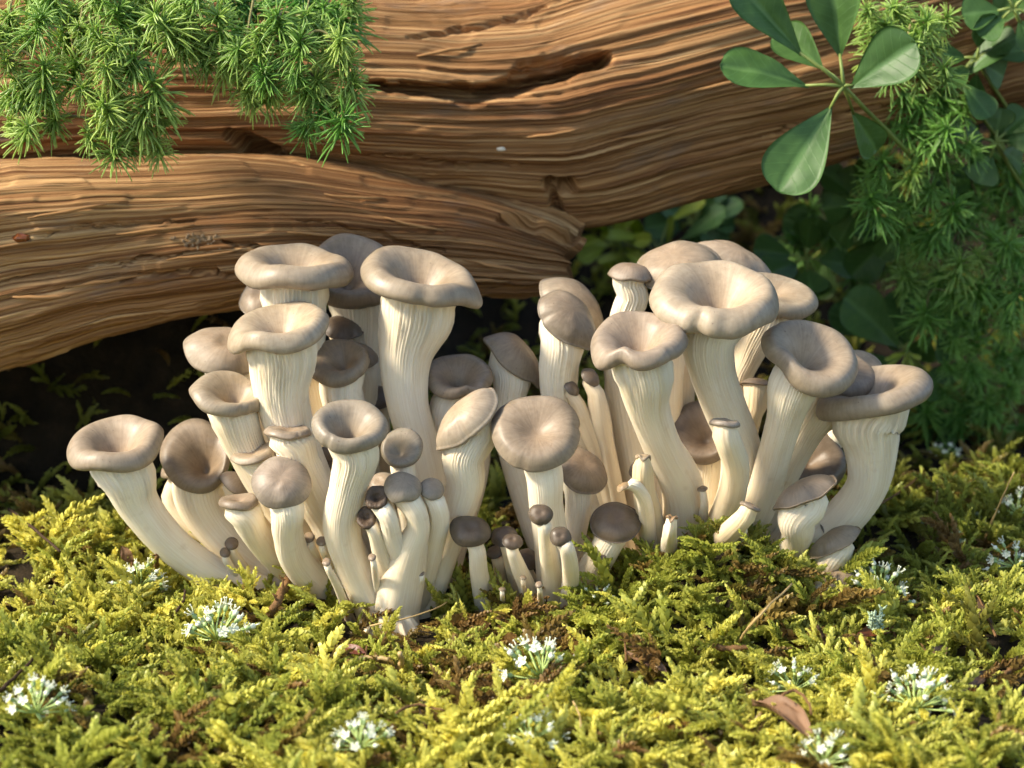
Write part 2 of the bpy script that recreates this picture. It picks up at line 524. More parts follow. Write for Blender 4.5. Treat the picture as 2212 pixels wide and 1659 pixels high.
# ================================================================== fallen log
def tube_log(name, spec, ns, nphi, seed, carves, parent, end_jag=0.0, ridge=1.0):
    pts = []
    for px, py, Y, h in spec:
        p = P(px, py, Y)
        pts.append([p.x, p.y, p.z, h * psize(p)])
    dense = catmull(pts, 2000)
    # more rings where the frame is
    w = np.where((dense[:, 0] > -.32) & (dense[:, 0] < .34), 1.0, .22)
    cum = np.cumsum(w); cum = (cum - cum[0]) / (cum[-1] - cum[0])
    idx = np.interp(np.linspace(0, 1, ns), cum, np.arange(2000))
    S = np.stack([np.interp(idx, np.arange(2000), dense[:, k]) for k in range(4)], 1)
    C = S[:, :3]; Rr = S[:, 3]
    T = np.gradient(C, axis=0); T /= np.linalg.norm(T, axis=1)[:, None]
    s_len = np.concatenate([[0], np.cumsum(np.linalg.norm(np.diff(C, axis=0), axis=1))])
    up = np.array(UPV)
    U = up - T * (T @ up)[:, None]; U /= np.linalg.norm(U, axis=1)[:, None]
    W = np.cross(U, T)                                     # towards the camera
    if W[:, 1].mean() > 0: W = -W
    q = np.linspace(0, 1, nphi, endpoint=False)
    ph = np.where(q < .8, R_(-15) + (q / .8) * R_(215), R_(200) + ((q - .8) / .2) * R_(145))
    PHI, SL = np.meshgrid(ph, s_len)
    RR = Rr[:, None]
    # uneven cross-section
    lump = 1 + .09 * vnoise(SL * 5, PHI * 1.1, seed) + .05 * vnoise(SL * 13, PHI * 2.3, seed + 1)
    dirv = np.cos(PHI)[..., None] * U[:, None, :] + np.sin(PHI)[..., None] * W[:, None, :]
    base = C[:, None, :] + dirv * (RR * lump)[..., None]
    rm = float(np.median(Rr))
    g = PHI * rm
    gw = g + .005 * vnoise(SL * 6, g * 9, seed + 2) + .0016 * vnoise(SL * 22, g * 30, seed + 3) + .05 * SL * .3
    r1 = vnoise(SL * 3.0, gw * 240, seed + 4)
    r2 = vnoise(SL * 5, gw * 480, seed + 5)
    r3 = vnoise(SL * 16, gw * 760, seed + 6)
    ridgef = (1 - np.abs(r1)) ** 2.0 * .0016 + (1 - np.abs(r2)) ** 1.5 * .0012 + r3 * .0004
    amp = .55 + .6 * smooth(-.3, .5, vnoise(SL * 6, g * 14, seed + 7))
    tn = vnoise(SL * 15, gw * 60, seed + 8) * 1.8 + .6 * vnoise(SL * 40, gw * 120, seed + 12)
    terr = (np.floor(tn * 1.5) + smooth(.62, .9, tn * 1.5 - np.floor(tn * 1.5))) / 1.5 * .0012
    deep = -smooth(.55, .8, vnoise(SL * 6, gw * 95, seed + 9)) * .0024
    disp = (ridgef * amp + terr + deep) * ridge
    fb = base.reshape(-1, 3)
    X, Yp = proj(fb)
    X = X.reshape(PHI.shape); Yp = Yp.reshape(PHI.shape)
    front = smooth(-.15, .25, np.sin(PHI))
    wob = 7 * vnoise(X / 45, Yp / 60, seed + 20) + 3 * vnoise(X / 15, Yp / 20, seed + 21)
    for path, wd, depth in carves:
        dmin = np.full(X.shape, 1e9); wloc = np.ones(X.shape)
        for (x0, y0, w0), (x1, y1, w1) in zip(path[:-1], path[1:]):
            dx, dy = x1 - x0, y1 - y0
            t = np.clip(((X - x0) * dx + (Yp - y0) * dy) / (dx * dx + dy * dy), 0, 1)
            d = np.hypot(X - x0 - t * dx, Yp + wob - y0 - t * dy)
            m = d < dmin
            dmin = np.where(m, d, dmin); wloc = np.where(m, w0 + (w1 - w0) * t, wloc)
        disp = disp - depth * (1 - smooth(.45, 1.15, dmin / (wd * wloc + 1e-6))) * front
    if end_jag:
        e = smooth(s_len[-1] - .06, s_len[-1], SL)
        disp = disp + e * end_jag * vnoise(SL * 2, gw * 160, seed + 30)
        base = base + T[:, None, :] * (e * .012 * vnoise(SL * 0 + 1.5, gw * 130, seed + 31))[..., None]
    pos = base + dirv * disp[..., None]
    verts = pos.reshape(-1, 3)
    faces = grid_faces(ns, nphi, True)
    n0 = len(verts)
    verts = np.vstack([verts, C[:1] - T[:1] * .01, C[-1:] + T[-1:] * .004])
    faces += [[n0, (j + 1) % nphi, j] for j in range(nphi)]
    b = (ns - 1) * nphi
    faces += [[n0 + 1, b + j, b + (j + 1) % nphi] for j in range(nphi)]
    uv = np.stack([SL + seed * .37, gw + seed * .21], -1).reshape(-1, 2)
    uv = np.vstack([uv, uv[:1], uv[-1:]])
    me = mesh_from(name, verts, faces, uv=uv)
    o = link(name, me, parent, M['wood'])
    return o

log = empty('fallen_log', (0, 0, 0))
tag(log, 'big weathered brown log with deep grain lying behind the mushrooms', 'log')
trunk = tube_log('trunk', [(-1500, 330, .17, 215), (-800, 250, .185, 235), (0, 195, .20, 240), (500, 185, .205, 250), (1000, 205, .215, 272), (1240, 190, .225, 298),
                           (1650, 85, .245, 295), (1900, 10, .265, 290), (2400, -110, .30, 280), (3000, -260, .35, 270)],
                 620, 350, 5,
                 [([(760, 190, .3), (860, 190, .8), (960, 203, 1.0), (1010, 206, 1.5), (1100, 190, 1.3), (1200, 168, 1.0), (1310, 128, .9)], 17, .020),
                  ([(1040, 195, .4), (1130, 168, 1), (1300, 128, .7)], 26, .010),
                  ([(880, 85, .3), (960, 80, 1), (1090, 50, .7), (1180, 20, .3)], 9, .004),
                  ([(1188, 395, .8), (1225, 405, 1.0)], 22, .022),
                  ([(500, 290, .6), (560, 325, 1.0), (610, 340, .6)], 30, .012),
                  ([(1960, 215, .3), (1800, 250, 1), (1650, 295, .4)], 6, .004),
                  ([(800, 330, .4), (1000, 352, 1), (1120, 345, .4)], 7, .004),
                  ([(1195, 420, .6), (1215, 490, 1.0), (1225, 560, .8)], 18, .006)], log)
limb = tube_log('limb', [(-1500, 1150, .09, 240), (-900, 900, .10, 255), (-300, 640, .115, 245), (0, 560, .125, 218), (300, 515, .133, 172), (560, 492, .14, 150),
                         (800, 505, .15, 128), (1000, 522, .158, 108), (1150, 545, .165, 82), (1215, 560, .17, 58)],
                620, 330, 23,
                [([(0, 610, .3), (120, 590, 1), (300, 560, .7), (460, 545, .2)], 6, .004),
                 ([(480, 520, .3), (620, 545, 1), (700, 560, .5)], 8, .004),
                 ([(60, 520, .3), (260, 480, 1), (420, 470, .3)], 5, .003),
                 ([(260, 600, .4), (450, 575, 1), (560, 585, .4)], 7, .004),
                 ([(640, 480, .3), (830, 505, 1), (960, 545, .5)], 6, .003),
                 ([(1080, 470, .5), (1150, 490, 1.0), (1215, 510, .8)], 16, .006)], log, .006, 1.15)
# loose splinters proud of the surface
def splinter(x0, y0, x1, y1, Y0, Y1, w):
    a, b = P(x0, y0, Y0), P(x1, y1, Y1)
    r = w * psize(a)
    mb = MB()
    n = 7
    mid = [(a.lerp(b, i / (n - 1)) + Vector((0, -.002 * math.sin(i / (n - 1) * 3.1), rng.uniform(-.0004, .0004)))) for i in range(n)]
    mb.tube(mid, [r * (.25 + 1.0 * math.sin(math.pi * (i + .4) / n)) for i in range(n)], 5)
    o = link('splinter', mb.mesh('splinter', [M['wood']]), log)

from mathutils.bvhtree import BVHTree
def bvh_of(objs):
    vs = []; fs = []
    for o in objs:
        n = len(vs)
        co = np.empty(len(o.data.vertices) * 3); o.data.vertices.foreach_get('co', co)
        vs += co.reshape(-1, 3).tolist()
        fs += [[i + n for i in p.vertices] for p in o.data.polygons]
    return BVHTree.FromPolygons(vs, fs)
LOGB = bvh_of([trunk, limb])
def on_log(px, py):
    d = ray(px, py).normalized()
    h = LOGB.ray_cast(CAM, d)
    return (h[0], h[1]) if h[0] is not None else (None, None)

for (x0, y0, x1, y1, w) in [(140, 620, 330, 588, 6), (20, 640, 150, 640, 7), (250, 505, 420, 487, 5), (360, 560, 520, 540, 5), (620, 500, 760, 510, 5),
                            (60, 470, 230, 440, 5), (830, 470, 960, 500, 5), (1000, 560, 1150, 590, 6), (960, 600, 1100, 608, 6), (1330, 300, 1460, 275, 6),
                            (1480, 200, 1640, 165, 6), (1280, 440, 1420, 410, 6), (900, 120, 1040, 95, 6), (1120, 300, 1250, 280, 5), (700, 420, 830, 428, 5)]:
    a, _n = on_log(x0, y0); b, _n = on_log(x1, y1)
    if a is None or b is None: continue
    splinter(x0, y0, x1, y1, a.y - .0005, b.y - .0005, w * .6)
# ================================================================== mushrooms
def profile(kind, d, th):
    th = th * .97
    if kind == 'funnel':
        c = [(0, -d), (.07, -.955 * d), (.18, -.73 * d), (.34, -.41 * d), (.52, -.15 * d), (.68, -.02), (.80, 0), (.905, -.055), (.975, -.155), (1.0, -th * .62),
             (.965, -th * .88), (.88, -th), (.75, -th * .97), (.60, -th * 1.0), (.47, -th * 1.03)]
    elif kind == 'dish':
        c = [(0, -d), (.12, -d * .90), (.28, -.52 * d), (.45, -.14 * d), (.62, .01), (.78, -.01), (.90, -.10), (.975, -.20), (1.0, -th * .66),
             (.955, -th * .9), (.86, -th), (.74, -th * .98), (.60, -th * 1.0), (.47, -th * 1.03)]
    else:  # dome
        c = [(0, .07 - d), (.10, .068 - d * .85), (.22, .06 - d * .45), (.36, .04), (.52, .0), (.70, -.09), (.86, -.23), (.965, -.40), (1.0, -th * .80),
             (.955, -th * .95), (.86, -th), (.74, -th * .98), (.60, -th * 1.0), (.47, -th * 1.03)]
    return np.array(c)

def wrapdeg(a):
    return (a + 180) % 360 - 180

BEIGE = (.39, .316, .231); PALE = (.465, .380, .280); TAUPE = (.305, .242, .174); GREY = (.34, .288, .226); DARK = (.13, .098, .070); SHADE = (.20, .155, .115)  # SHADE: shade painted into caps set back; also used for brown buds
CREAM = (1, 1, 1)
BASES = []

def mushroom(name, label, rim, R, a, roll, Y, prof, stem, colr=BEIGE, off=(0, 0), ey=1.0, lobes=(), fl=.62, wav=.05, seed=None, group=None, zb=-.004, scol=CREAM, sY=None, capmat=None, gill=1.0, kcap=True):
    seed = seed if seed is not None else abs(hash((rim, R))) % 9973
    sr = random.Random(int(rim[0] * 7 + rim[1] * 13 + R))
    seed = int(rim[0] * 7 + rim[1] * 13 + R) % 9973
    C0 = P(rim[0], rim[1], Y)
    ps = psize(C0)
    Rm = R * ps
    tc = (CAM - C0).normalized()
    iu = (UPV - tc * UPV.dot(tc)).normalized()
    ir = iu.cross(tc).normalized()
    A, RO = R_(a), R_(roll)
    n = tc * math.cos(A) + (ir * math.sin(RO) + iu * math.cos(RO)) * math.sin(A)
    x = ir * math.cos(RO) - iu * math.sin(RO)
    x = (x - n * x.dot(n)).normalized()
    y = n.cross(x)
    C0 = C0 + n * (Rm * prof[2] * .42)          # the pixel marks the middle of the cap's thickness
    big = R >= 48
    nth, npr = (96, 34) if big else (48, 22)
    cp = catmull(profile(prof[0], prof[1], prof[2] * sr.uniform(.74, 1.0)), npr)
    r0 = np.clip(cp[:, 0], 0, None)
    th = np.linspace(0, 2 * np.pi, nth, endpoint=False)
    deg = np.degrees(th)
    ra = np.ones(nth); za = np.zeros(nth)
    for kk in (2, 3, 4, 6):
        ra += wav * .7 / (kk ** .5) * sr.uniform(-1, 1) * np.sin(kk * th + sr.uniform(0, 6.3))
        za += wav * 1.3 / (kk ** .5) * sr.uniform(-1, 1) * np.sin(kk * th + sr.uniform(0, 6.3))
    nicks = [(sr.uniform(-170, 10), sr.uniform(4, 8), -sr.uniform(.025, .06), 0) for _ in range(sr.randrange(3))] if big else []
    for (t0, wd, dr, dz) in list(lobes) + nicks:
        g = np.exp(-(wrapdeg(deg - t0) / wd) ** 2)
        ra += dr * g; za += dz * g
    bx = np.cos(th) * ra; by = np.sin(th) * ra * ey
    rr = r0[:, None]
    i_out = int(np.argmax(r0))
    wz = np.clip(rr, 0, 1) ** 2
    micro = .012 * vnoise(np.cos(th)[None, :] * 2 + rr * 2.5, np.sin(th)[None, :] * 2 + np.arange(npr)[:, None] * .12, seed)
    wr = np.clip(rr, 0, 1.2)
    micro = micro * smooth(.08, .45, rr)
    lx = wr * (1 + (bx / np.cos(th + 1e-9) - 1) * 0)[None, :] * 0 + rr * (np.cos(th)[None, :] * (1 + (ra - 1)[None, :] * smooth(.1, .8, rr))) + off[0] * wz
    ly = rr * (np.sin(th)[None, :] * (1 + (ra - 1)[None, :] * smooth(.1, .8, rr)) * ey) + off[1] * wz
    lz = cp[:, 1][:, None] + za[None, :] * wz + micro
    Cs = C0 - (x * off[0] + y * off[1]) * Rm - n * 0
    Cn = np.array(Cs); xn, yn, nn = np.array(x), np.array(y), np.array(n)
    pos = Cn + Rm * (lx[..., None] * xn + ly[..., None] * yn + lz[..., None] * nn)
    # thing at its base
    b0 = stem[-1]
    if zb is None:
        base = P(b0[0], b0[1], sY if sY is not None else Y)
    else:
        base = Pz(b0[0], b0[1], zb)
        base.z = gh(base.x, base.y) - .003
    root = empty(name, base)
    BASES.append((base.x, base.y, stem[-1][2] / 2 * psize(base)))
    tag(root, label, 'mushroom', group)
    bn = np.array(base)
    if kcap:
        verts = (pos - bn).reshape(-1, 3)
        faces = grid_faces(npr, nth, True, flip=True)
        faces = faces[nth:]                     # the centre ring becomes a fan
        verts[0] = verts[:nth].mean(0)
        faces += [[0, nth + j, nth + (j + 1) % nth] for j in range(nth)]
        e0 = (npr - 1) * nth
        uvu = np.stack([np.tile(th / (2 * np.pi), npr), np.repeat(np.linspace(0, 1, npr), nth)], 1)
        me = mesh_from('cap', verts, faces, uv=uvu, attr={'rad': np.repeat(np.clip(np.where(np.arange(npr) > i_out, 1, r0), 0, 1), nth)})
        c = link('cap', me, root, capmat or M['cap'])
        j = sr.uniform(.94, 1.06)
        c.color = (colr[0] * j, colr[1] * j * sr.uniform(.985, 1.015), colr[2] * j * sr.uniform(.97, 1.03), 1)
    # ---- stem
    thk = prof[2]
    top = Cn - nn * Rm * thk * .72
    pxs = stem
    tot = 0; cumv = [0]
    for (p, q) in zip(pxs[:-1], pxs[1:]):
        tot += math.hypot(q[0] - p[0], q[1] - p[1]); cumv.append(tot)
    Yb = base.y
    ptsw = [[*top, fl * Rm]]
    for (px, py, dia), cu in zip(pxs, cumv):
        f = cu / max(tot, 1)
        f = f * f * (3 - 2 * f) * .5 + f * .5
        Yt = Y + (Yb - Y) * f
        p = P(px, py, Yt)
        ptsw.append([p.x, p.y, p.z, dia / 2 * psize(p)])
    # guide point just below the cap, along its axis
    p1 = np.array(ptsw[1][:3])
    gap = np.linalg.norm(p1 - top)
    if gap > .35 * Rm:
        gp = top - nn * min(gap * .4, Rm * .45)
        ptsw.insert(1, [*gp, fl * Rm * .5 + ptsw[1][3] * .5 if False else max(ptsw[1][3], fl * Rm * .80)])
    if zb is not None:
        ptsw[-1][:3] = list(bn)
    nr = 46 if big else 24
    K = int(np.clip(R * .55, 14, 54))
    na = (168 if R > 75 else 110) if big else 48
    S = catmull(ptsw, nr)
    Cc = S[:, :3]; rad = np.maximum(S[:, 3], .0006)
    # the flesh under the hollow stays thicker than the hollow itself
    rel = (Cc - Cn) / Rm
    dep = -(rel @ nn)
    lat = np.linalg.norm(rel + dep[:, None] * nn, axis=1)
    pin = cp[:i_out]
    zmin = float(pin[0, 1])
    mono = pin[:int(np.argmax(pin[:, 1])) + 1]
    need = np.interp(-dep, mono[:, 1], mono[:, 0], left=-1.0, right=0.0)
    lift = np.where((-dep > zmin - .10) & (dep > thk * .5), np.where(need < 0, .06, need + .13) + lat * .8, 0)
    rad = np.maximum(rad, np.minimum(lift, .72) * Rm)
    rad = np.where(dep < thk * 1.2, np.minimum(rad, .76 * min(1, ey) * Rm), rad)
    T = np.gradient(Cc, axis=0); T /= np.linalg.norm(T, axis=1)[:, None] + 1e-12
    T[0] = -nn
    T[1] = T[1] * .6 - nn * .4; T[1] /= np.linalg.norm(T[1])
    xv = xn.copy()
    tha = np.linspace(0, 2 * np.pi, na, endpoint=False)
    rat = np.interp(tha, np.append(th, 2 * np.pi), np.append(ra, ra[0]))
    zat = np.interp(tha, np.append(th, 2 * np.pi), np.append(za, za[0]))
    sl = np.concatenate([[0], np.cumsum(np.linalg.norm(np.diff(Cc, axis=0), axis=1))])
    vfrac = sl / sl[-1]
    sverts = np.empty((nr, na, 3))
    for i in range(nr):
        t = T[i]
        xv = xv - t * (xv @ t); xv /= np.linalg.norm(xv)
        yv = np.cross(-t, xv)
        bl = float(1 - smooth(0, .22, vfrac[i]))
        shape = 1 + bl * (rat - 1) * .8
        eyv = 1 + bl * (ey - 1)
        lowf = 1 + .16 * float(smooth(.82, 1.0, vfrac[i])) + (.05 + .05 * float(smooth(.6, 1.0, vfrac[i]))) * vnoise(np.cos(tha) * 1.2 + 5, np.sin(tha) * 1.2 + vfrac[i] * 5, seed + 1)
        wob = .35 * vnoise(np.cos(tha) * 3, np.sin(tha) * 3 + vfrac[i] * 6, seed + 2) + .2 * vnoise(np.cos(tha) * 8, np.sin(tha) * 8 + vfrac[i] * 9, seed + 3)
        gr = 1 - np.abs(np.sin((tha * K / 2) + wob * 3.0)) ** .7
        amp = gill * (.115 * (1 - smooth(.04, .36, vfrac[i])) + .038 * (1 - smooth(.15, .75, vfrac[i])) + .006)
        brk = .5 + .5 * smooth(-.4, .3, vnoise(np.cos(tha) * 6, np.sin(tha) * 6 + vfrac[i] * 7, seed + 5))
        rnow = rad[i] * (shape * lowf + amp * brk * (gr - .4))
        ofx, ofy = off[0] * fl * fl * Rm * bl, off[1] * fl * fl * Rm * bl
        sverts[i] = Cc[i] + (np.cos(tha) * rnow)[:, None] * xv + (np.sin(tha) * rnow * eyv)[:, None] * yv + ofx * xv + ofy * yv + (zat * bl * Rm * fl * fl)[:, None] * nn
    # nothing of the stem stands above the floor of the hollow
    rel = (sverts - Cn) / Rm
    zl = rel @ nn
    rl = np.hypot(rel @ xn, (rel @ yn) / ey)
    lim = np.interp(rl, mono[:, 0], mono[:, 1]) - .06
    over = np.where(rl < mono[-1, 0] * 1.0, np.maximum(zl - lim, 0), 0)
    sverts = sverts - (over * Rm)[..., None] * nn
    vs = (sverts - bn).reshape(-1, 3)
    fs = grid_faces(nr, na, True, flip=True)
    fs.append([(nr - 1) * na + j for j in range(na)])
    uvs = np.stack([np.tile(tha / (2 * np.pi), nr), np.repeat(vfrac * sl[-1] / .06, na)], 1)
    me = mesh_from('stem', vs, fs, uv=uvs)
    s_ = link('stem', me, root, M['stem'])
    w_ = sr.uniform(.0, 1)
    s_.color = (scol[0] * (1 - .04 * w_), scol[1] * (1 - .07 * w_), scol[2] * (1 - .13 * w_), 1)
    return root

F, D_, O_ = 'funnel', 'dish', 'dome'
SH = (.86, .80, .72)  # shade painted into stems that stand at the back
def m(label, *a, **k):
    return mushroom('oyster_mushroom', label, *a, **k)

# --- left clump
m('leaning funnel-capped mushroom outermost in the left clump, before the dark log shade', (247, 957), 101, 60, -6, .005, (F, .80, .46),
  [(278, 1030, 118), (300, 1090, 92), (365, 1170, 82), (460, 1240, 76), (560, 1310, 70)], BEIGE, (-.05, .02), 1.0, [(12, 22, .10, .10), (-60, 30, 0, -.05), (200, 35, .05, -.12)])
m('broad taupe mushroom tilted face-on with its hollow off-centre, beside the leaning funnel cap', (424, 984), 78, 28, -8, .035, (F, .70, .42),
  [(430, 1060, 110), (455, 1120, 96), (530, 1200, 84), (640, 1290, 70)], TAUPE, (-.20, .28), 1.14, [(-20, 25, -.05, .05)])
m('thin curved bare-looking stem arching behind the face-on taupe mushroom', (385, 1010), 40, 70, -20, .055, (F, .3, .4),
  [(372, 1080, 44), (420, 1135, 46), (510, 1190, 44), (620, 1280, 40)], TAUPE, scol=SH)
m('medium funnel mushroom with its hollow turned away from the dark, above the small curled caps', (490, 850), 79, 57, 9, .0, (F, .75, .44),
  [(512, 905, 98), (528, 960, 86), (570, 1040, 80), (640, 1140, 76), (760, 1310, 70)], BEIGE, (-.25, .05), 1.0, [(200, 30, .04, .05)])
m('rounded hooked cap tucked behind the ruffled flat-topped mushroom, nearest the log shade', (480, 748), 82, 52, 12, .035, (O_, .10, .62),
  [(500, 810, 84), (545, 900, 76), (620, 1030, 70), (760, 1270, 66)], BEIGE, (-.1, .15), 1.0, [(20, 40, -.05, -.25)])
m('pale ruffled cap with a rolled wavy lip on a thick gilled stem', (604, 706), 105, 70, -7, .0, (F, .62, .44),
  [(612, 772, 140), (610, 850, 116), (635, 950, 100), (680, 1060, 92), (735, 1170, 88), (800, 1320, 84)], PALE, (.0, .1), 1.0,
  [(-88, 24, -.02, -.10), (188, 28, .10, -.20), (10, 32, .05, .10), (90, 50, .0, .08)], wav=.045)
m('wide ring-shaped cap with thick rolled rim standing against the log grain', (638, 576), 124, 76, 3, .035, (F, .58, .48),
  [(636, 640, 140), (642, 700, 120), (660, 830, 100), (710, 1010, 90), (790, 1270, 84)], BEIGE, (0, 0), 1.0, [(195, 30, .04, -.10), (-20, 35, .0, -.04)])
m('large smooth cap peeping from behind the ring-shaped cap, top resting against the log', (757, 585), 104, 42, 4, .072, (F, .55, .40),
  [(770, 670, 110), (775, 780, 90), (790, 950, 80), (830, 1260, 74)], TAUPE, (.02, .18), .98, [(90, 60, .0, .05)])
m('small cap edge showing below the ring-shaped cap, against the log', (565, 640), 54, 45, -20, .065, (O_, .1, .6),
  [(590, 690, 50), (640, 830, 46), (760, 1220, 44)], BEIGE)
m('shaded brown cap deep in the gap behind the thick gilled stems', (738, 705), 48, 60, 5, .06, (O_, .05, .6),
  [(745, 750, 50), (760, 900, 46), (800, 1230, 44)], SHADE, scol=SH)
m('tall large mushroom with a pointed flap on its rim, thick smooth column stem', (905, 598), 128, 69, 9, .03, (F, .75, .46),
  [(895, 690, 148), (876, 770, 110), (880, 860, 92), (905, 960, 86), (925, 1060, 82), (930, 1180, 80), (905, 1320, 80)], BEIGE, (-.03, .06), 1.0,
  [(-12, 17, .17, -.14), (150, 40, .03, .06), (-75, 40, .0, -.08), (60, 35, -.10, -.02)])
m('cupped cap with one rolled lip between the ruffled cap and the tall column stem', (730, 780), 68, 50, -12, .025, (F, .68, .42),
  [(737, 838, 92), (745, 890, 88), (765, 1000, 76), (820, 1290, 66)], TAUPE, (-.15, .05), 1.05, [(-30, 30, .06, .12), (-100, 30, .0, -.08)])
m('plain cap overlapped by the cupped cap with the rolled lip', (775, 765), 44, 55, 10, .05, (O_, .08, .6),
  [(790, 810, 58), (790, 900, 54), (820, 1250, 50)], BEIGE)
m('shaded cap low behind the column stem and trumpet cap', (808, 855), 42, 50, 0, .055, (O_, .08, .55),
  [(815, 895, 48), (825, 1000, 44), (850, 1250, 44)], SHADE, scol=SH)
m('trumpet-shaped grey cap with a deep narrow hollow on a bent stem', (755, 916), 83, 50, 4, -.035, (F, .95, .42),
  [(768, 985, 96), (752, 1050, 78), (738, 1130, 80), (760, 1215, 78), (830, 1365, 84)], GREY, (.02, .16), .98, [(-95, 24, -.03, -.06), (0, 40, .03, .05)], fl=.56)
m('smooth grey dome cap dimpled low on its front edge, beside the trumpet cap', (607, 1038), 65, 27, -3, -.03, (O_, .05, .66),
  [(622, 1100, 72), (622, 1150, 66), (645, 1215, 74), (740, 1320, 76)], GREY, (.0, .0), .98, [(-80, 26, -.03, .10), (-30, 22, .05, -.06)], fl=.56, gill=.6)
m('small flat wavy cap on a broad funnel stem in front of the ruffled one', (623, 933), 51, 78, 2, -.012, (F, .22, .40),
  [(638, 960, 86), (648, 1000, 86), (680, 1070, 92), (720, 1140, 86), (800, 1330, 80)], BEIGE, (0, 0), 1.0, [(180, 30, .06, .02), (30, 26, 0, .10)], fl=.72)
m('small cap with an upcurved edge poking out beside the smooth grey dome', (546, 982), 49, 72, -14, -.008, (F, .2, .44),
  [(565, 1010, 56), (590, 1060, 54), (700, 1280, 52)], BEIGE, (0, 0), 1.0, [(5, 30, .08, .12)])
m('dim gilled cap hidden under the upcurved small cap', (516, 1040), 42, 66, 30, .02, (O_, .05, .6),
  [(520, 1075, 56), (545, 1120, 52), (640, 1270, 50)], SHADE, scol=SH)
m('curled brownish cap low down, just touching the smooth grey dome', (515, 1083), 43, 74, -3, -.015, (F, .3, .44),
  [(532, 1110, 70), (548, 1145, 62), (590, 1200, 60), (680, 1300, 58)], TAUPE, (0, 0), 1.0, [(30, 20, 0, .12), (-60, 30, 0, -.08)], wav=.06)
m('dark folded cap squeezed behind the trumpet cap stem', (704, 1005), 41, 26, 10, .012, (F, .45, .4),
  [(705, 1050, 46), (720, 1120, 44), (790, 1290, 44)], SHADE, (.1, -.2), 1.1, [(-90, 14, -.12, .1)])
m('spoon-shaped grey cap with a dimple, topmost of the forked small ones', (868, 966), 46, 25, -18, -.015, (F, .42, .44),
  [(870, 1020, 52), (880, 1080, 50), (885, 1180, 54), (860, 1345, 60)], GREY, (.16, .24), 1.02, [(235, 30, .06, 0)])
m('small grey cap half hidden by the blunt dome on the forked stem', (822, 1044), 34, 40, -25, -.012, (O_, .08, .6),
  [(830, 1080, 40), (840, 1130, 42), (850, 1345, 50)], GREY)
m('blunt grey dome cap bowed forward on the forked stem', (871, 1047), 42, 42, 10, -.035, (O_, .0, .66),
  [(893, 1095, 52), (905, 1135, 50), (888, 1185, 72), (868, 1260, 96), (850, 1375, 100)], GREY, (0, 0), 1.0, [(-110, 22, .08, -.1)], fl=.52, gill=.5)
m('shrivelled dark cup on the left arm of the forked stem', (813, 1075), 25, 22, -10, -.038, (F, .6, .5),
  [(838, 1118, 40), (848, 1160, 42), (870, 1225, 56), (862, 1360, 60)], DARK, (0, 0), 1.12, [(40, 30, .1, .1)], wav=.10, capmat=M['shrivel'], fl=.5)
m('tiny shrivelled dark cap curled on a slender stem beside the forked stem', (791, 1118), 22, 25, -15, -.036, (F, .5, .5),
  [(806, 1142, 30), (822, 1190, 38), (845, 1260, 44), (850, 1360, 50)], DARK, (0, 0), 1.15, [(-120, 25, .15, .1)], wav=.12, capmat=M['shrivel'])
m('small egg-shaped grey cap just right of the forked stem', (935, 1053), 27, 46, 20, -.03, (O_, .03, .7),
  [(942, 1085, 42), (948, 1125, 46), (930, 1195, 50), (890, 1350, 56)], GREY, (0, 0), 1.22, [(230, 30, .1, 0)], gill=.5)
m('long oval cap tipped sideways on a wide pleated stem', (1001, 900), 84, 62, -44, -.012, (O_, .02, .60),
  [(1000, 985, 92), (1005, 1040, 84), (985, 1110, 72), (955, 1200, 66), (910, 1350, 66)], PALE, (.0, .05), .78, [(180, 22, .06, 0), (5, 14, .05, .05)], fl=.60)
m('cupped cap with a pinched fold, behind the long oval tipped cap', (990, 812), 75, 48, 4, .035, (F, .68, .42),
  [(965, 880, 72), (960, 940, 62), (965, 1050, 58), (930, 1290, 56)], TAUPE, (-.02, .12), .96, [(-70, 16, -.10, .10)])
for lb, x, y, r, bx, by, yy in [('tiny bean-shaped bud cap at the foot of the bent trumpet stem', 694, 1168, 12, 730, 1250, -.02), ('tiny dark curled bud behind the bean-shaped bud', 667, 1160, 13, 700, 1250, -.012),
                                ('tiny round bud on a thread stem between bent stem and forked stem', 803, 1203, 9, 825, 1300, -.04), ('tiny blunt bud with pale stem emerging low beside the moss bark strip', 705, 1213, 10, 760, 1320, -.035)]:
    m(lb, (x, y), r, 50, -20, yy, (O_, .0, .8), [(x + 4, y + r + 6, r * 1.5), ((x + bx) / 2, (y + by) / 2 + 8, r * 1.9), (bx, by + 40, r * 2.2)], TAUPE, (0, 0), 1.3, fl=.6, gill=.4)

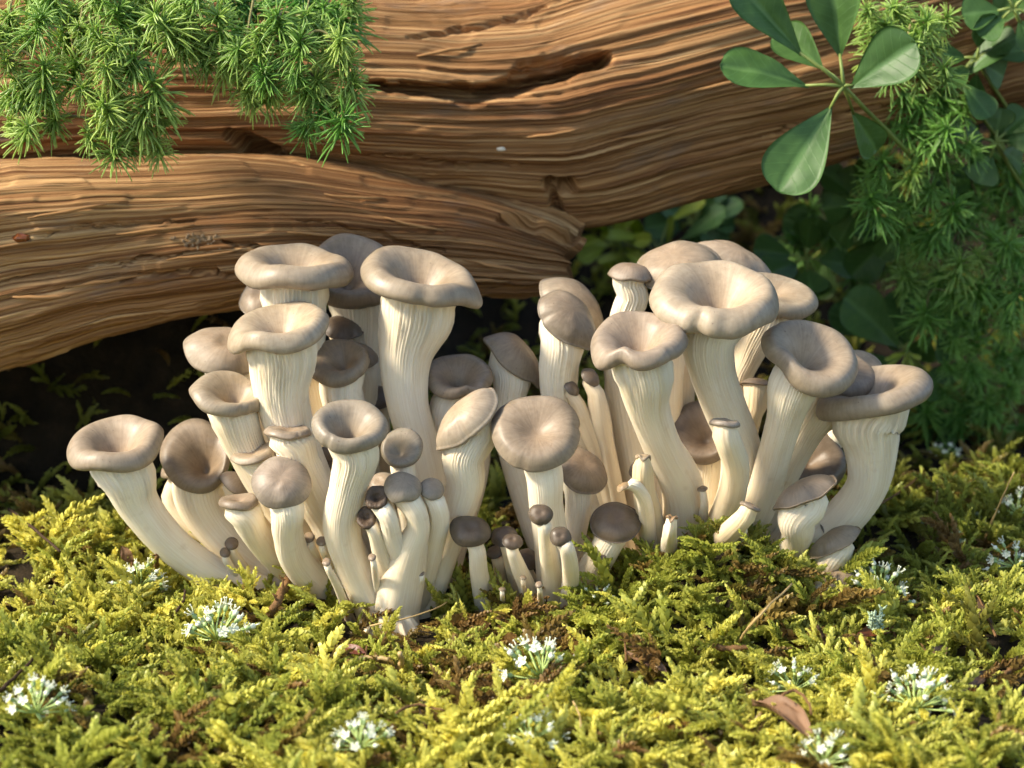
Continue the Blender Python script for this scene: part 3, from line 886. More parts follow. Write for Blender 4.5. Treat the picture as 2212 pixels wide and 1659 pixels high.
# pale fused foot that joins the stems of the left clump
def fused_foot(label, px, py, rx, ry, h, seed):
    b = Pz(px, py, .0); b.z = gh(b.x, b.y) - .004
    s = psize(b)
    nr, na = 26, 120
    tha = np.linspace(0, 2 * np.pi, na, endpoint=False)
    V = []
    for i in range(nr):
        u = i / (nr - 1)
        w = (1 - .50 * u) * math.sqrt(max(0, 1 - u ** 2.5))
        ln = .13 * vnoise(np.cos(tha) * 3.2, np.sin(tha) * 3.2 + u * .8, seed) + .06 * vnoise(np.cos(tha) * 9, np.sin(tha) * 9 + u * 1.2, seed + 1)
        top = 1 + .22 * vnoise(np.cos(tha) * 2.5, np.sin(tha) * 2.5, seed + 2)
        V.append(np.stack([np.cos(tha) * rx * s * w * (1 + ln), np.sin(tha) * ry * s * w * (1 + ln), u * h * s * top], 1))
    vs = np.concatenate(V)
    fs = grid_faces(nr, na, True) + [[(nr - 1) * na + j for j in range(na)]]
    uvs = np.stack([np.tile(tha / (2 * np.pi), nr), np.repeat(np.linspace(0, 1, nr), na)], 1)
    o = link('mushroom_foot', mesh_from('mushroom_foot', vs, fs, uv=uvs), None, M['stem'])
    o.location = b
    o.color = (.97, .92, .84, 1)
    tag(o, label, 'mushroom')
fused_foot('pale lumpy fused foot joining the stems of the left clump', 846, 1372, 84, 56, 78, 5)
fused_foot('pale lumpy fused foot under the slim middle stems', 1195, 1320, 62, 50, 50, 9)

# --- middle clump
m('broad round taupe cap seen face-on, standing alone in the gap between the clumps', (1158, 930), 99, 34, 0, -.02, (D_, .20, .44),
  [(1176, 1025, 80), (1180, 1090, 72), (1190, 1160, 74), (1196, 1240, 76), (1200, 1340, 80)], TAUPE, (.0, .08), 1.0, [(-100, 50, .0, -.05)], fl=.54, gill=.5)
m('taupe cap half hidden behind the broad round face-on cap', (1258, 1010), 64, 44, 32, .012, (O_, .05, .60),
  [(1250, 1075, 58), (1245, 1130, 54), (1225, 1240, 52), (1215, 1320, 52)], TAUPE, (0, .1), .98)
DL = 'dark brown button cap '
m(DL + 'on a straight stem, widest of the dark buttons', (1016, 1142), 46, 36, 6, -.028, (O_, .10, .56), [(1030, 1185, 37), (1034, 1230, 41), (1045, 1290, 45), (1052, 1350, 46)], DARK, (0, .1), .92, fl=.5, gill=.3)
m(DL + 'pressed behind the smallest dimpled button', (1088, 1157), 29, 36, -15, -.018, (O_, .06, .6), [(1095, 1185, 27), (1108, 1230, 32), (1130, 1320, 36)], DARK, (0, 0), 1.0, fl=.5, gill=.3)
m(DL + 'smallest with a dimple and ringed centre', (1107, 1168), 23, 34, 6, -.032, (O_, .14, .56), [(1107, 1190, 27), (1122, 1230, 34), (1142, 1280, 40), (1150, 1345, 44)], DARK, (0, 0), .92, fl=.5, gill=.3)
m(DL + 'low in shade under the pressed one', (1070, 1190), 21, 50, -20, -.005, (O_, .05, .6), [(1078, 1215, 30), (1082, 1250, 32), (1090, 1320, 34)], DARK, scol=SH, fl=.5, gill=.3)
m(DL + 'leaning in shade between the slim stems', (1141, 1205), 27, 46, 20, .005, (O_, .05, .6), [(1140, 1235, 26), (1150, 1260, 28), (1170, 1320, 30)], DARK, (0, 0), 1.2, scol=SH, fl=.5, gill=.3)
m(DL + 'slim-stemmed, upper of two in front of the tall pale stem', (1168, 1110), 27, 20, 2, -.045, (O_, .08, .52), [(1176, 1135, 31), (1184, 1190, 38), (1192, 1250, 44), (1196, 1350, 48)], DARK, (0, 0), .92, fl=.5, gill=.3)
m(DL + 'slim-stemmed, lower of two in front of the tall pale stem', (1211, 1159), 24, 14, 8, -.05, (O_, .10, .50), [(1223, 1180, 32), (1231, 1220, 36), (1232, 1270, 40), (1222, 1350, 46)], DARK, (0, 0), .98, fl=.5, gill=.3)
m('large dark button cap on a slanting stem next to the moss mound', (1330, 1124), 57, 36, -4, -.015, (O_, .08, .56), [(1312, 1175, 64), (1290, 1215, 64), (1262, 1265, 66), (1230, 1330, 68)], tuple(c * 1.35 for c in DARK), (0, .05), .96, fl=.5, gill=.4)
m('small dim cap behind the tall pale stem, near the large dark button', (1256, 1166), 23, 44, 15, .015, (O_, .06, .6), [(1252, 1190, 30), (1248, 1230, 30), (1235, 1310, 32)], SHADE, fl=.5, gill=.3)
for lb, x, y, r, bx, by in [('pinhead bud on a thread stem among the dark buttons', 1130, 1247, 8, 1132, 1330), ('pinhead bud lowest in the moss below the dark buttons', 1085, 1272, 8, 1090, 1340)]:
    m(lb, (x, y), r, 60, 5, -.03, (O_, .0, .7), [(x, y + r + 4, r * 1.3), (x + 2, y + 40, r * 1.7), (bx, by, r * 2.4)], TAUPE, fl=.6, gill=.2)

# --- right clump
m('hooked cap drooping to a long pointed drip, behind the broad round cap', (1113, 762), 80, 62, 42, .05, (O_, .0, .60),
  [(1104, 815, 78), (1098, 870, 66), (1100, 950, 62), (1160, 1150, 60), (1230, 1280, 60)], TAUPE, (.05, -.05), .62, [(0, 16, .22, -.18), (180, 40, -.08, -.1)], fl=.55)
m('upper of two nested shell caps on one bowed stem', (1241, 648), 84, 56, 38, .062, (O_, .0, .55),
  [(1230, 730, 70), (1215, 800, 70), (1220, 900, 64), (1290, 1080, 60), (1350, 1260, 60)], BEIGE, (0, 0), .80, [(0, 22, .20, -.15)])
m('lower of two nested shell caps, tongue-shaped and drooping', (1229, 680), 73, 46, 40, .035, (O_, .0, .55),
  [(1212, 745, 86), (1205, 810, 78), (1215, 890, 70), (1280, 1050, 66), (1370, 1260, 64)], TAUPE, (.05, 0), .92, [(-8, 24, .26, -.14)], fl=.5)
for lb, x, y, r, ro, sx, sy, yy in [('small dark leaning cap on a slim stem under the drooping shell cap', 1277, 812, 24, 45, 1315, 1000, .03),
                                    ('small dark cap in front of two, pressed near the drooping shell cap stem', 1236, 836, 20, 45, 1300, 1010, .03),
                                    ('small dark cap behind its twin by the bowed stem', 1214, 846, 19, 40, 1290, 1020, .034)]:
    m(lb, (x, y), r, 50, ro, yy, (O_, .0, .6), [(x + 8, y + r + 8, r * 1.5), ((x + sx) / 2, (y + sy) / 2, r * 2.0), (sx, sy, r * 1.7), (1370, 1270, r * 1.7)], SHADE, (0, 0), .95, [(-20, 25, .15, 0)], fl=.5, gill=.5, scol=(.92, .86, .78))
m('side-on cap with a rolled double lip and pleated neck', (1362, 588), 50, 80, 6, .05, (O_, .0, .75),
  [(1368, 640, 66), (1352, 690, 66), (1345, 800, 70), (1370, 980, 70), (1420, 1260, 70)], TAUPE, fl=.72, gill=1.2)
m('tall bulging lobed cap behind the biggest dished cap, upper left of it', (1455, 567), 86, 50, -12, .055, (O_, .0, .55),
  [(1455, 660, 80), (1440, 800, 76), (1440, 950, 80), (1470, 1260, 76)], BEIGE, (0, .1), 1.0, [(-5, 25, .20, -.10)])
m('long sloping cap with a cracked tip, highest behind the biggest dished cap', (1585, 560), 98, 66, 24, .085, (O_, .0, .5),
  [(1590, 650, 84), (1580, 800, 74), (1560, 1000, 70), (1540, 1250, 70)], BEIGE, (0, 0), .62, [(0, 20, .10, -.06), (180, 25, .05, 0)])
m('blunt lobed cap beyond the biggest dished cap, pale stem slanting under it', (1680, 637), 84, 55, 16, .055, (F, .25, .46),
  [(1648, 700, 84), (1615, 770, 64), (1590, 840, 60), (1590, 1000, 60), (1560, 1260, 60)], BEIGE, (.1, 0), .8, [(0, 30, .04, .04)], scol=(.95, .92, .88))
m('biggest dished cap with a pinched notch in the front of its rim', (1542, 640), 137, 63, 5, .0, (F, .72, .42),
  [(1530, 730, 116), (1538, 800, 98), (1566, 880, 96), (1600, 970, 90), (1596, 1060, 86), (1560, 1150, 86), (1520, 1280, 80)], PALE, (-.10, -.02), 1.02,
  [(-104, 6, -.09, -.01), (-66, 30, .04, -.07), (-142, 28, .03, -.05), (95, 60, .0, .08)])
m('dished cap with a curled lip and notch, lower neighbour of the biggest dished cap', (1380, 732), 106, 58, -4, -.02, (F, .70, .44),
  [(1392, 812, 122), (1400, 880, 90), (1430, 960, 82), (1470, 1040, 88), (1478, 1110, 92), (1470, 1200, 92), (1470, 1290, 88)], BEIGE, (.02, .1), 1.02,
  [(-116, 13, -.14, .06), (-150, 22, .06, -.16), (-60, 25, .0, .04), (60, 40, -.10, 0), (0, 30, .06, .04)])
m('smooth spout-lipped cap tilted sideways, pleated stem leaning inward', (1757, 765), 107, 50, 26, -.005, (F, .62, .44),
  [(1712, 840, 106), (1695, 905, 80), (1668, 1000, 76), (1640, 1090, 74), (1590, 1180, 72), (1540, 1290, 68)], BEIGE, (.06, .1), .96,
  [(-125, 20, -.12, .03), (172, 28, .08, -.12), (-60, 30, .04, -.06), (60, 40, -.03, .0)])
m('cap nested right beneath the spout-lipped cap, gills showing below it', (1812, 800), 88, 60, 18, .028, (F, .3, .46),
  [(1770, 880, 100), (1740, 930, 76), (1690, 1030, 66), (1600, 1260, 60)], TAUPE, (.1, 0), .95, [(-150, 26, .1, -.1)])
m('cap top just rising behind the spout-lipped and tapering caps', (1862, 790), 58, 52, 20, .06, (O_, .0, .55),
  [(1850, 850, 50), (1800, 950, 48), (1640, 1260, 46)], BEIGE)
m('wide tapering cap turned up at its round end, thick stem curving outward', (1893, 843), 126, 71, -13, .012, (F, .46, .42),
  [(1872, 908, 150), (1882, 970, 112), (1872, 1050, 92), (1815, 1125, 92), (1720, 1185, 86), (1600, 1290, 76)], BEIGE, (.10, .05), .95,
  [(184, 20, .12, -.04), (0, 30, .0, .02), (-90, 40, .0, .02)], fl=.62)
m('round shaded cap behind the ringed slender stem in the deepest gap', (1522, 930), 76, 30, -10, .045, (F, .45, .5),
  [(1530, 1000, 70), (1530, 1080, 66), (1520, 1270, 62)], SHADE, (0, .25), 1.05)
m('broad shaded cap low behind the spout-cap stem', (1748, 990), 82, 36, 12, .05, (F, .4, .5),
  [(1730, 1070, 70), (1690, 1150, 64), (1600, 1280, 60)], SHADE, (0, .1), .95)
m('slender stem crowned by a tiny flat grey ring-like cap', (1566, 913), 34, 84, 6, -.03, (F, .1, .42),
  [(1572, 950, 58), (1590, 1010, 58), (1577, 1080, 60), (1547, 1150, 60), (1500, 1280, 58)], GREY, fl=.8, gill=.6, scol=(.95, .90, .82))
m('short slanting stem crowned by a tiny tilted flat cap', (1621, 1094), 24, 84, 24, -.04, (F, .1, .45),
  [(1610, 1116, 42), (1574, 1152, 46), (1530, 1200, 50), (1470, 1290, 50)], TAUPE, fl=.8, gill=.6, scol=(.92, .86, .76))
m('tongue-shaped taupe cap low on the outer side, gills fanning below', (1737, 1058), 74, 72, -26, -.015, (O_, .0, .5),
  [(1722, 1115, 84), (1722, 1155, 68), (1700, 1205, 60), (1660, 1300, 58)], TAUPE, (.05, 0), .7, [(180, 20, .10, 0)], fl=.5, gill=.55)
m('small spatula-shaped cap on a short stem, outermost low on the right clump', (1800, 1164), 64, 66, -30, -.01, (O_, .0, .45),
  [(1795, 1205, 72), (1785, 1235, 60), (1750, 1290, 56)], TAUPE, (0, 0), .62, [(180, 20, .12, 0)], fl=.5, gill=.5)
m('small shell-like cap lying sideways on the soil below the spatula cap', (1797, 1262), 48, 44, -30, -.02, (O_, .05, .55),
  [(1772, 1276, 44), (1740, 1288, 44), (1690, 1310, 44)], TAUPE, (0, 0), .78, [(0, 30, .1, 0)], fl=.45, gill=.2)
m('fan of gills on a small dim cap seen from below, between the big stems', (1635, 826), 37, 98, 4, .03, (O_, .0, .4),
  [(1632, 870, 52), (1615, 940, 44), (1580, 1240, 40)], SHADE, fl=.8, gill=1.3, scol=(.9, .85, .78))
m('small dim round cap behind the torn stub stem', (1384, 1012), 28, 40, -20, .0, (O_, .05, .55),
  [(1392, 1045, 36), (1410, 1110, 40), (1440, 1280, 44)], SHADE, fl=.5, gill=.3)
m('torn pale stub stem with a ragged top, next to the dished cap stem', (1390, 987), 16, 80, 5, -.03, (F, .1, .5),
  [(1389, 1005, 40), (1391, 1060, 48), (1402, 1120, 54), (1420, 1290, 52)], (.42, .33, .22), fl=1.1, wav=.25, gill=.8, scol=(.88, .82, .70))
m('little twisted dry cap hanging out from the torn stub stem', (1345, 1050), 16, 70, -30, -.035, (O_, .0, .6),
  [(1362, 1045, 22), (1382, 1060, 28), (1396, 1110, 34), (1410, 1290, 36)], (.33, .24, .14), wav=.15, fl=.7)
m('short cut stub with a frayed brown tip low in the moss', (1452, 1118), 14, 80, 8, -.04, (F, .1, .5),
  [(1450, 1135, 26), (1446, 1165, 34), (1440, 1280, 40)], (.30, .2, .11), wav=.3, fl=1.1, gill=.5)
m('pin-sized grey bud low between the right clump stems', (1447 + 70, 1135 - 80), 12, 60, -10, .0, (O_, .0, .6), [(1520, 1075, 16), (1520, 1110, 20), (1500, 1270, 24)], TAUPE, fl=.6, gill=.2)
m('slim bare stem rising beside the large moss mound, cap lost in shade', (1790, 1140), 24, 60, 60, .02, (O_, .0, .5), [(1775, 1150, 34), (1740, 1180, 44), (1650, 1280, 50)], SHADE, fl=.6)

# further stems and buds packed between the big ones
m('pale back stem half seen behind the curled-lip dished cap', (1338, 775), 42, 60, 8, .07, (O_, .05, .55), [(1338, 830, 60), (1340, 930, 62), (1365, 1060, 60), (1420, 1270, 58)], TAUPE, scol=(.96, .92, .86))
m('pale back stem filling the gap beside the biggest dished cap stem', (1470, 740), 40, 60, -5, .07, (O_, .05, .55), [(1468, 800, 70), (1462, 900, 72), (1468, 1020, 72), (1490, 1270, 66)], TAUPE, scol=(.96, .92, .86))
m('dim back stem between the cupped cap and the tall column stem', (822, 720), 34, 60, 0, .085, (O_, .05, .55), [(820, 770, 40), (818, 880, 44), (830, 1020, 46), (850, 1260, 46)], SHADE, scol=(.9, .84, .76))
m('dim back stem behind the long oval tipped cap', (1030, 860), 30, 60, 10, .05, (O_, .05, .55), [(1040, 940, 44), (1030, 1040, 44), (1000, 1140, 46), (960, 1290, 46)], SHADE, scol=(.92, .87, .8))
m('pale slanting stem low behind the grey dome stem', (690, 1040), 26, 60, -20, .02, (O_, .05, .55), [(690, 1075, 50), (712, 1130, 60), (750, 1200, 62), (815, 1330, 60)], SHADE, scol=(.95, .9, .82))
for lb, x, y, r, bx, by, yy, cl in [('pin bud leaning out of the foot beside the forked stem', 908, 1236, 9, 885, 1350, -.03, TAUPE), ('brown folded bud low behind the leaning funnel stem', 500, 1172, 15, 560, 1290, .015, SHADE),
                                    ('stubby brown bud at the outer foot of the left clump', 486, 1192, 12, 540, 1300, .012, SHADE), ('grey pin bud on the slanting short stem', 1608, 1133, 8, 1560, 1260, -.035, GREY),
                                    ('tiny pale bud in front of the slim middle stems', 1164, 1262, 8, 1172, 1340, -.045, TAUPE), ('tiny grey bud tucked under the large dark button', 1300, 1200, 9, 1270, 1310, -.02, SHADE)]:
    m(lb, (x, y), r, 46, -12, yy, (O_, .0, .8), [(x + 2, y + r + 5, r * 1.4), ((x + bx) / 2, (y + by) / 2, r * 1.8), (bx, by, r * 2.2)], cl, (0, 0), 1.25, fl=.6, gill=.4)
# ================================================================== moss
def shoot_mesh(name, seed, length=.016, branches=0, matk='moss', curl=1.0):
    r = random.Random(seed)
    mb = MB()
    def axis_pts(o, d, L, bend, n=9):
        pts = [o]; d = d.normalized()
        for i in range(n):
            d = (d + bend * (.9 / n) * (1 + i / n)).normalized()
            pts.append(pts[-1] + d * (L / n))
        return pts
    def shoot(o, d, L, bend, w, t0, t1):
        n = 9
        pts = axis_pts(o, d, L, bend, n)
        mb.tube(pts, [w * .30 * (1 - .5 * i / n) for i in range(n + 1)], 4, 0, [t0 + (t1 - t0) * i / n for i in range(n + 1)])
        N = int(L / .00034)
        for i in range(N):
            u = (i + .5) / N
            f = u * n; k = min(int(f), n - 1); fr = f - k
            p = pts[k].lerp(pts[k + 1], fr)
            tn = (pts[k + 1] - pts[k]).normalized()
            a = i * 2.399 + r.uniform(-.35, .35)
            x = tn.orthogonal().normalized(); y = tn.cross(x)
            rad = x * math.cos(a) + y * math.sin(a)
            side = tn.cross(rad)
            ww = w * (.55 + .75 * math.sin(math.pi * min(1, u * .82 + .16))) * r.uniform(.8, 1.2)
            l = ww * 1.15
            tip_open = .95 if u < .8 else .55
            b1 = p + rad * ww * .30 * tip_open + tn * l * .20
            b2 = p + rad * ww * .66 * tip_open + tn * l * .50
            b3 = p + rad * ww * .80 * tip_open + tn * l * .80
            hw = ww * .36
            vs = [p + side * hw * .6, p - side * hw * .6, b1 + side * hw, b1 - side * hw, b2 + side * hw * .75, b2 - side * hw * .75, b3]
            tt = t0 + (t1 - t0) * u
            mb.add(vs, [[0, 1, 3, 2], [2, 3, 5, 4], [4, 5, 6]], 0, [tt, tt, tt, tt, min(1, tt + .15), min(1, tt + .15), min(1, tt + .3)])
    d0 = Vector((r.uniform(-.15, .15), r.uniform(-.1, .1), 1))
    bend = Vector((r.uniform(-.3, .3), .75 * curl, -.25 * curl))
    L = length * r.uniform(.85, 1.15)
    shoot(Vector((0, 0, -.002)), d0, L, bend, .0018 * r.uniform(.8, 1.2), 0, 1)
    if branches:
        pts = axis_pts(Vector((0, 0, -.002)), d0, L, bend)
        for b in range(branches):
            k = 1 + int((b + .5) / branches * 7)
            sd = 1 if b % 2 else -1
            tn = (pts[k + 1] - pts[k]).normalized()
            dv = tn * .75 + Vector((sd * r.uniform(.6, 1.0), r.uniform(-.3, .4), r.uniform(-.1, .4)))
            shoot(pts[k], dv, L * r.uniform(.35, .6), Vector((sd * .3, .3, .1)), .0014 * r.uniform(.8, 1.15), .35, 1)
    return mb.mesh(name, [M[matk]])

moss_src = bpy.data.collections.new('moss_sources')
for i in range(14):
    br = 0 if i < 8 else (3 + i % 4)
    me = shoot_mesh('moss_sprig_mesh', 100 + i, (.0180 if i < 8 else .0220), br, 'moss', [.4, 1.0, 1.5, .7][i % 4])
    o = bpy.data.objects.new('moss_sprig_source_%02d' % i, me)
    moss_src.objects.link(o)

def moss_nodes():
    ng = bpy.data.node_groups.new('moss_scatter', 'GeometryNodeTree')
    ng.interface.new_socket('Geometry', in_out='INPUT', socket_type='NodeSocketGeometry')
    ng.interface.new_socket('Geometry', in_out='OUTPUT', socket_type='NodeSocketGeometry')
    N = ng.nodes.new; L = ng.links.new
    gi = N('NodeGroupInput'); go = N('NodeGroupOutput')
    mp = N('GeometryNodeMeshToPoints')
    ip = N('GeometryNodeInstanceOnPoints')
    ci = N('GeometryNodeCollectionInfo')
    ci.inputs['Collection'].default_value = moss_src
    ci.inputs['Separate Children'].default_value = True
    ci.inputs['Reset Children'].default_value = True
    ip.inputs['Pick Instance'].default_value = True
    def na(nm, dt):
        a = N('GeometryNodeInputNamedAttribute'); a.data_type = dt
        a.inputs['Name'].default_value = nm
        return a.outputs['Attribute']
    L(gi.outputs[0], mp.inputs[0]); L(mp.outputs[0], ip.inputs['Points'])
    L(ci.outputs[0], ip.inputs['Instance'])
    L(na('idx', 'INT'), ip.inputs['Instance Index'])
    er = N('FunctionNodeEulerToRotation'); L(na('rot', 'FLOAT_VECTOR'), er.inputs[0]); L(er.outputs[0], ip.inputs['Rotation'])
    L(na('siz', 'FLOAT'), ip.inputs['Scale'])
    L(ip.outputs[0], go.inputs[0])
    return ng
MOSS_NG = moss_nodes()

def scatter(name, label, pts, rot, siz, idx, tint, vary):
    me = bpy.data.meshes.new(name)
    me.from_pydata(pts, [], [])
    for nm, dt, data, key in (('rot', 'FLOAT_VECTOR', rot, 'vector'), ('siz', 'FLOAT', siz, 'value'), ('idx', 'INT', idx, 'value'), ('tint', 'FLOAT', tint, 'value'), ('vary', 'FLOAT', vary, 'value')):
        at = me.attributes.new(nm, dt, 'POINT')
        at.data.foreach_set(key, np.ascontiguousarray(data).ravel())
    o = link(name, me)
    md = o.modifiers.new('scatter', 'NODES'); md.node_group = MOSS_NG
    tag(o, label, 'moss', kind='stuff')
    return o

def tint_at(x, y):
    """moss tint: patches of yellow-green, green and dry brown, duller towards the back"""
    big = vnoise(x * 9 + 3, y * 9, 41); mid = vnoise(x * 26, y * 26, 42)
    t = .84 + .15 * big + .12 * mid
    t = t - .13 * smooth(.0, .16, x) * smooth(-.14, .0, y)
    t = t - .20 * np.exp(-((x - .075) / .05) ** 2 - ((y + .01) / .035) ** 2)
    t = t - .16 * smooth(.06, .16, y)  # duller olive towards the back
    t = t - .16 * smooth(.02, .08, y) * smooth(.09, .16, x)  # duller again at the back right
    dry = np.maximum(smooth(.25, .6, vnoise(x * 17 + 9, y * 24, 43)), .14)
    for dx, dy, sx, sy in ((-.015, -.115, .05, .022), (.15, -.02, .03, .02), (.035, -.02, .03, .012), (.12, -.06, .03, .02), (-.06, -.055, .02, .015), (.22, .05, .05, .03), (.03, -.16, .04, .015)):
        dry = np.maximum(dry, 1.1 * np.exp(-((x - dx) / sx) ** 2 - ((y - dy) / sy) ** 2))
    return t, np.clip(dry, 0, 1)

def moss_field(n, xr, yr, seed, dens=None, smin=.7, smax=1.25, dark=False):
    g = np.random.default_rng(seed)
    x = g.uniform(*xr, n); y = g.uniform(*yr, n)
    keep = np.ones(n, bool)
    for bx, by, br in BASES:
        keep &= (x - bx) ** 2 + (y - by) ** 2 > (br + .0035) ** 2
        # keep the foot of each stem readable: thin the tuft right in front of it
        keep &= ~((np.abs(x - bx) < br * .8) & (y < by) & (y > by - .012) & (g.random(n) < .65))
    f0 = Pz(852, 1362, 0.0)
    keep &= ((x - f0.x) / .022) ** 2 + ((y - f0.y + .004) / .020) ** 2 > 1
    if dens is not None: keep &= g.random(n) < dens(x, y)
    x, y = x[keep], y[keep]; k = len(x)
    z = ground_h(x, y)
    t, dry = tint_at(x, y)
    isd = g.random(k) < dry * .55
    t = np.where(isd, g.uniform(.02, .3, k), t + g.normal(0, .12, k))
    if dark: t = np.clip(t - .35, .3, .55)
    tilt = np.abs(g.normal(R_(40), R_(22), k)); tilt = np.where(isd, tilt + R_(22), tilt)
    up = g.random(k) < .15
    tilt = np.where(up, tilt * .4, tilt)
    az = g.uniform(0, 2 * np.pi, k)
    rot = np.stack([-tilt, g.normal(0, .3, k), az], 1)
    siz = g.uniform(smin, smax, k) * np.where(g.random(k) < .14, 1.45, 1.0)
    idx = g.integers(0, 14, k)
    pts = np.stack([x, y, z - .001 + g.uniform(0, .004, k)], 1)
    return pts, rot, siz, idx, np.clip(t, 0, 1), g.random(k)

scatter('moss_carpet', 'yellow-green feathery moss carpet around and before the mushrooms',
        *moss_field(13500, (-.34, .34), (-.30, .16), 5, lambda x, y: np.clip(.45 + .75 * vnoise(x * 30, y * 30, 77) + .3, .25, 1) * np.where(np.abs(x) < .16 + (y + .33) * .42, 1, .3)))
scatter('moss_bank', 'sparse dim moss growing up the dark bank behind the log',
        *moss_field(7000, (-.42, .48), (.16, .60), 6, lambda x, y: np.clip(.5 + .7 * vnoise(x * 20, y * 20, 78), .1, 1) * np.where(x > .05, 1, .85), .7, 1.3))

# prominent single shoots standing clear of the carpet
ONE = [shoot_mesh('moss_shoot_mesh', 300 + i, .02, [0, 0, 3, 5, 4][i], 'moss_one', [.25, .9, .5, .7, 1.1][i]) for i in range(5)]
LANDMARKS = [(930, 1330, 'before the forked mushroom stem'), (1060, 1345, 'before the dark button caps'), (1620, 1220, 'on the mound before the big stems'), (1680, 1260, 'beside the straw on the mound'),
             (740, 1290, 'before the bent trumpet stem'), (715, 1370, 'between trumpet stem and red-brown leaf'), (100, 1270, 'at the edge of the log shade'), (300, 1250, 'by the leaning funnel stem'), (530, 1240, 'under the grey dome cap'),
             (1230, 1520, 'beside the hooked pale straw'), (1640, 1470, 'behind the folded dry leaf'), (1820, 1560, 'past the tip of the folded dry leaf'), (1470, 1400, 'on the foot of the mound'), (1420, 1230, 'on the mound beside the large dark button'),
             (2080, 1430, 'between the dark leaf scraps'), (1990, 1370, 'beyond the pale lichen tuft'), (400, 1420, 'by the wide-open white flower'), (240, 1480, 'between the corner flower and the wide-open flower'), (620, 1460, 'beyond the wide-open white flower'), (860, 1430, 'behind the green bud cluster'),
             (1000, 1600, 'before the dry brown patch'), (480, 1600, 'by the low green buds'), (1450, 1575, 'between dry leaf and starry flower'), (2040, 1630, 'in front of the broad white flower'), (2080, 1000, 'on the far moss under the bushes'), (1920, 1120, 'behind the spatula cap'), (1740, 1330, 'by the fallen shell-like cap')]
def one_shoot(px, py, hpx, lean, tint, variant, Y=None, label=None, grp='tall moss shoots standing clear of the carpet', az=None):
    """px, py: where its foot enters the carpet"""
    b = Pz(px, py, .006) if Y is None else P(px, py, Y)
    if Y is None: b.z = max(gh(b.x, b.y), -.004) + .002
    o = link('moss_shoot', ONE[variant])
    o.location = b
    sc = hpx * psize(b) / .0195
    o.scale = (sc * .92, sc * .92, sc)
    o.rotation_euler = (rng.uniform(-.25, .1), R_(lean), rng.uniform(-.6, .6) if az is None else az)
    o.color = (tint, rng.random(), 0, 1)
    if label is None:
        near = min(LANDMARKS, key=lambda l: math.hypot(l[0] - px, (l[1] - py) * 1.3))
        look = ('branched ' if variant >= 2 else 'single-stemmed ') + ('bright yellow-green' if tint > .83 else 'green' if tint > .6 else 'olive')
        pose = 'leaning' if abs(lean) > 13 else 'upright'
        label = '%s moss shoot %s %s' % (look, pose, near[2])
    tag(o, label, 'moss', grp)
for px, py, h, lean, ti, va in [(935, 1320, 105, -18, .62, 3), (1060, 1345, 95, 14, .9, 2), (1015, 1365, 75, -20, .92, 1), (1612, 1225, 80, -14, .72, 0), (1655, 1235, 60, 10, .66, 1),
                                (1680, 1240, 85, 38, .78, 2), (740, 1290, 80, 40, .75, 1), (715, 1370, 90, 15, .85, 0), (770, 1360, 60, -10, .8, 1), (60, 1280, 90, 8, .9, 2), (160, 1260, 70, -8, .9, 0),
                                (250, 1265, 65, 20, .9, 1), (350, 1240, 70, -12, .92, 2), (500, 1240, 60, 5, .85, 0), (560, 1245, 62, 12, .9, 1), (520, 1235, 55, -8, .85, 0), (1300, 1420, 80, 10, .9, 3),
                                (1220, 1560, 100, 5, .88, 0), (1240, 1500, 80, -14, .85, 1), (1600, 1470, 90, 6, .8, 3), (1660, 1480, 100, -4, .84, 1), (1830, 1520, 85, 10, .85, 0), (1800, 1600, 110, 14, .9, 1),
                                (1560, 1320, 75, -10, .66, 2), (1470, 1400, 95, 8, .78, 1), (1390, 1230, 70, 2, .66, 3), (1480, 1225, 65, -10, .62, 4), (1350, 1260, 60, -25, .62, 3), (1530, 1205, 55, 20, .5, 4),
                                (1740, 1330, 85, 25, .68, 3), (2140, 1470, 90, -10, .85, 1), (2060, 1420, 70, 16, .84, 2), (1980, 1400, 70, -10, .8, 1), (2010, 1330, 75, 0, .55, 2), (2090, 1420, 80, 28, .86, 3),
                                (410, 1430, 75, -15, .82, 1), (640, 1420, 75, 15, .9, 0), (300, 1470, 80, 20, .8, 2), (180, 1500, 85, -16, .85, 0), (560, 1490, 80, 10, .9, 3), (690, 1520, 75, -8, .9, 1),
                                (830, 1430, 60, 4, .88, 0), (880, 1420, 62, -8, .9, 1), (910, 1440, 75, 12, .85, 2), (1060, 1600, 95, 4, .88, 0), (960, 1610, 90, -12, .88, 1), (600, 1600, 100, 18, .95, 2),
                                (380, 1600, 100, -20, .95, 0), (1400, 1560, 90, -20, .85, 2), (1500, 1590, 95, 16, .9, 3), (1920, 1640, 120, -12, .95, 0), (2050, 1640, 110, 10, .95, 2), (2150, 1620, 110, -6, .92, 1),
                                (2135, 985, 75, 12, .86, 0), (2060, 1010, 50, -10, .7, 2), (1950, 1040, 45, 5, .8, 4), (1880, 1190, 55, -25, .55, 2), (1890, 1100, 45, 8, .6, 3), (2000, 1110, 48, 18, .55, 4)]:
    one_shoot(px, py, h, lean, ti, va)
for i in range(34):
    px, py = 1350 + 390 * rng.random(), 1195 + 150 * rng.random()
    one_shoot(px, py, rng.uniform(55, 85), rng.uniform(-28, 28), rng.uniform(.52, .75), rng.choice((2, 3, 4, 3)), label='feathery green moss shoot crowded on the moss mound', grp='moss shoots crowding the mound')
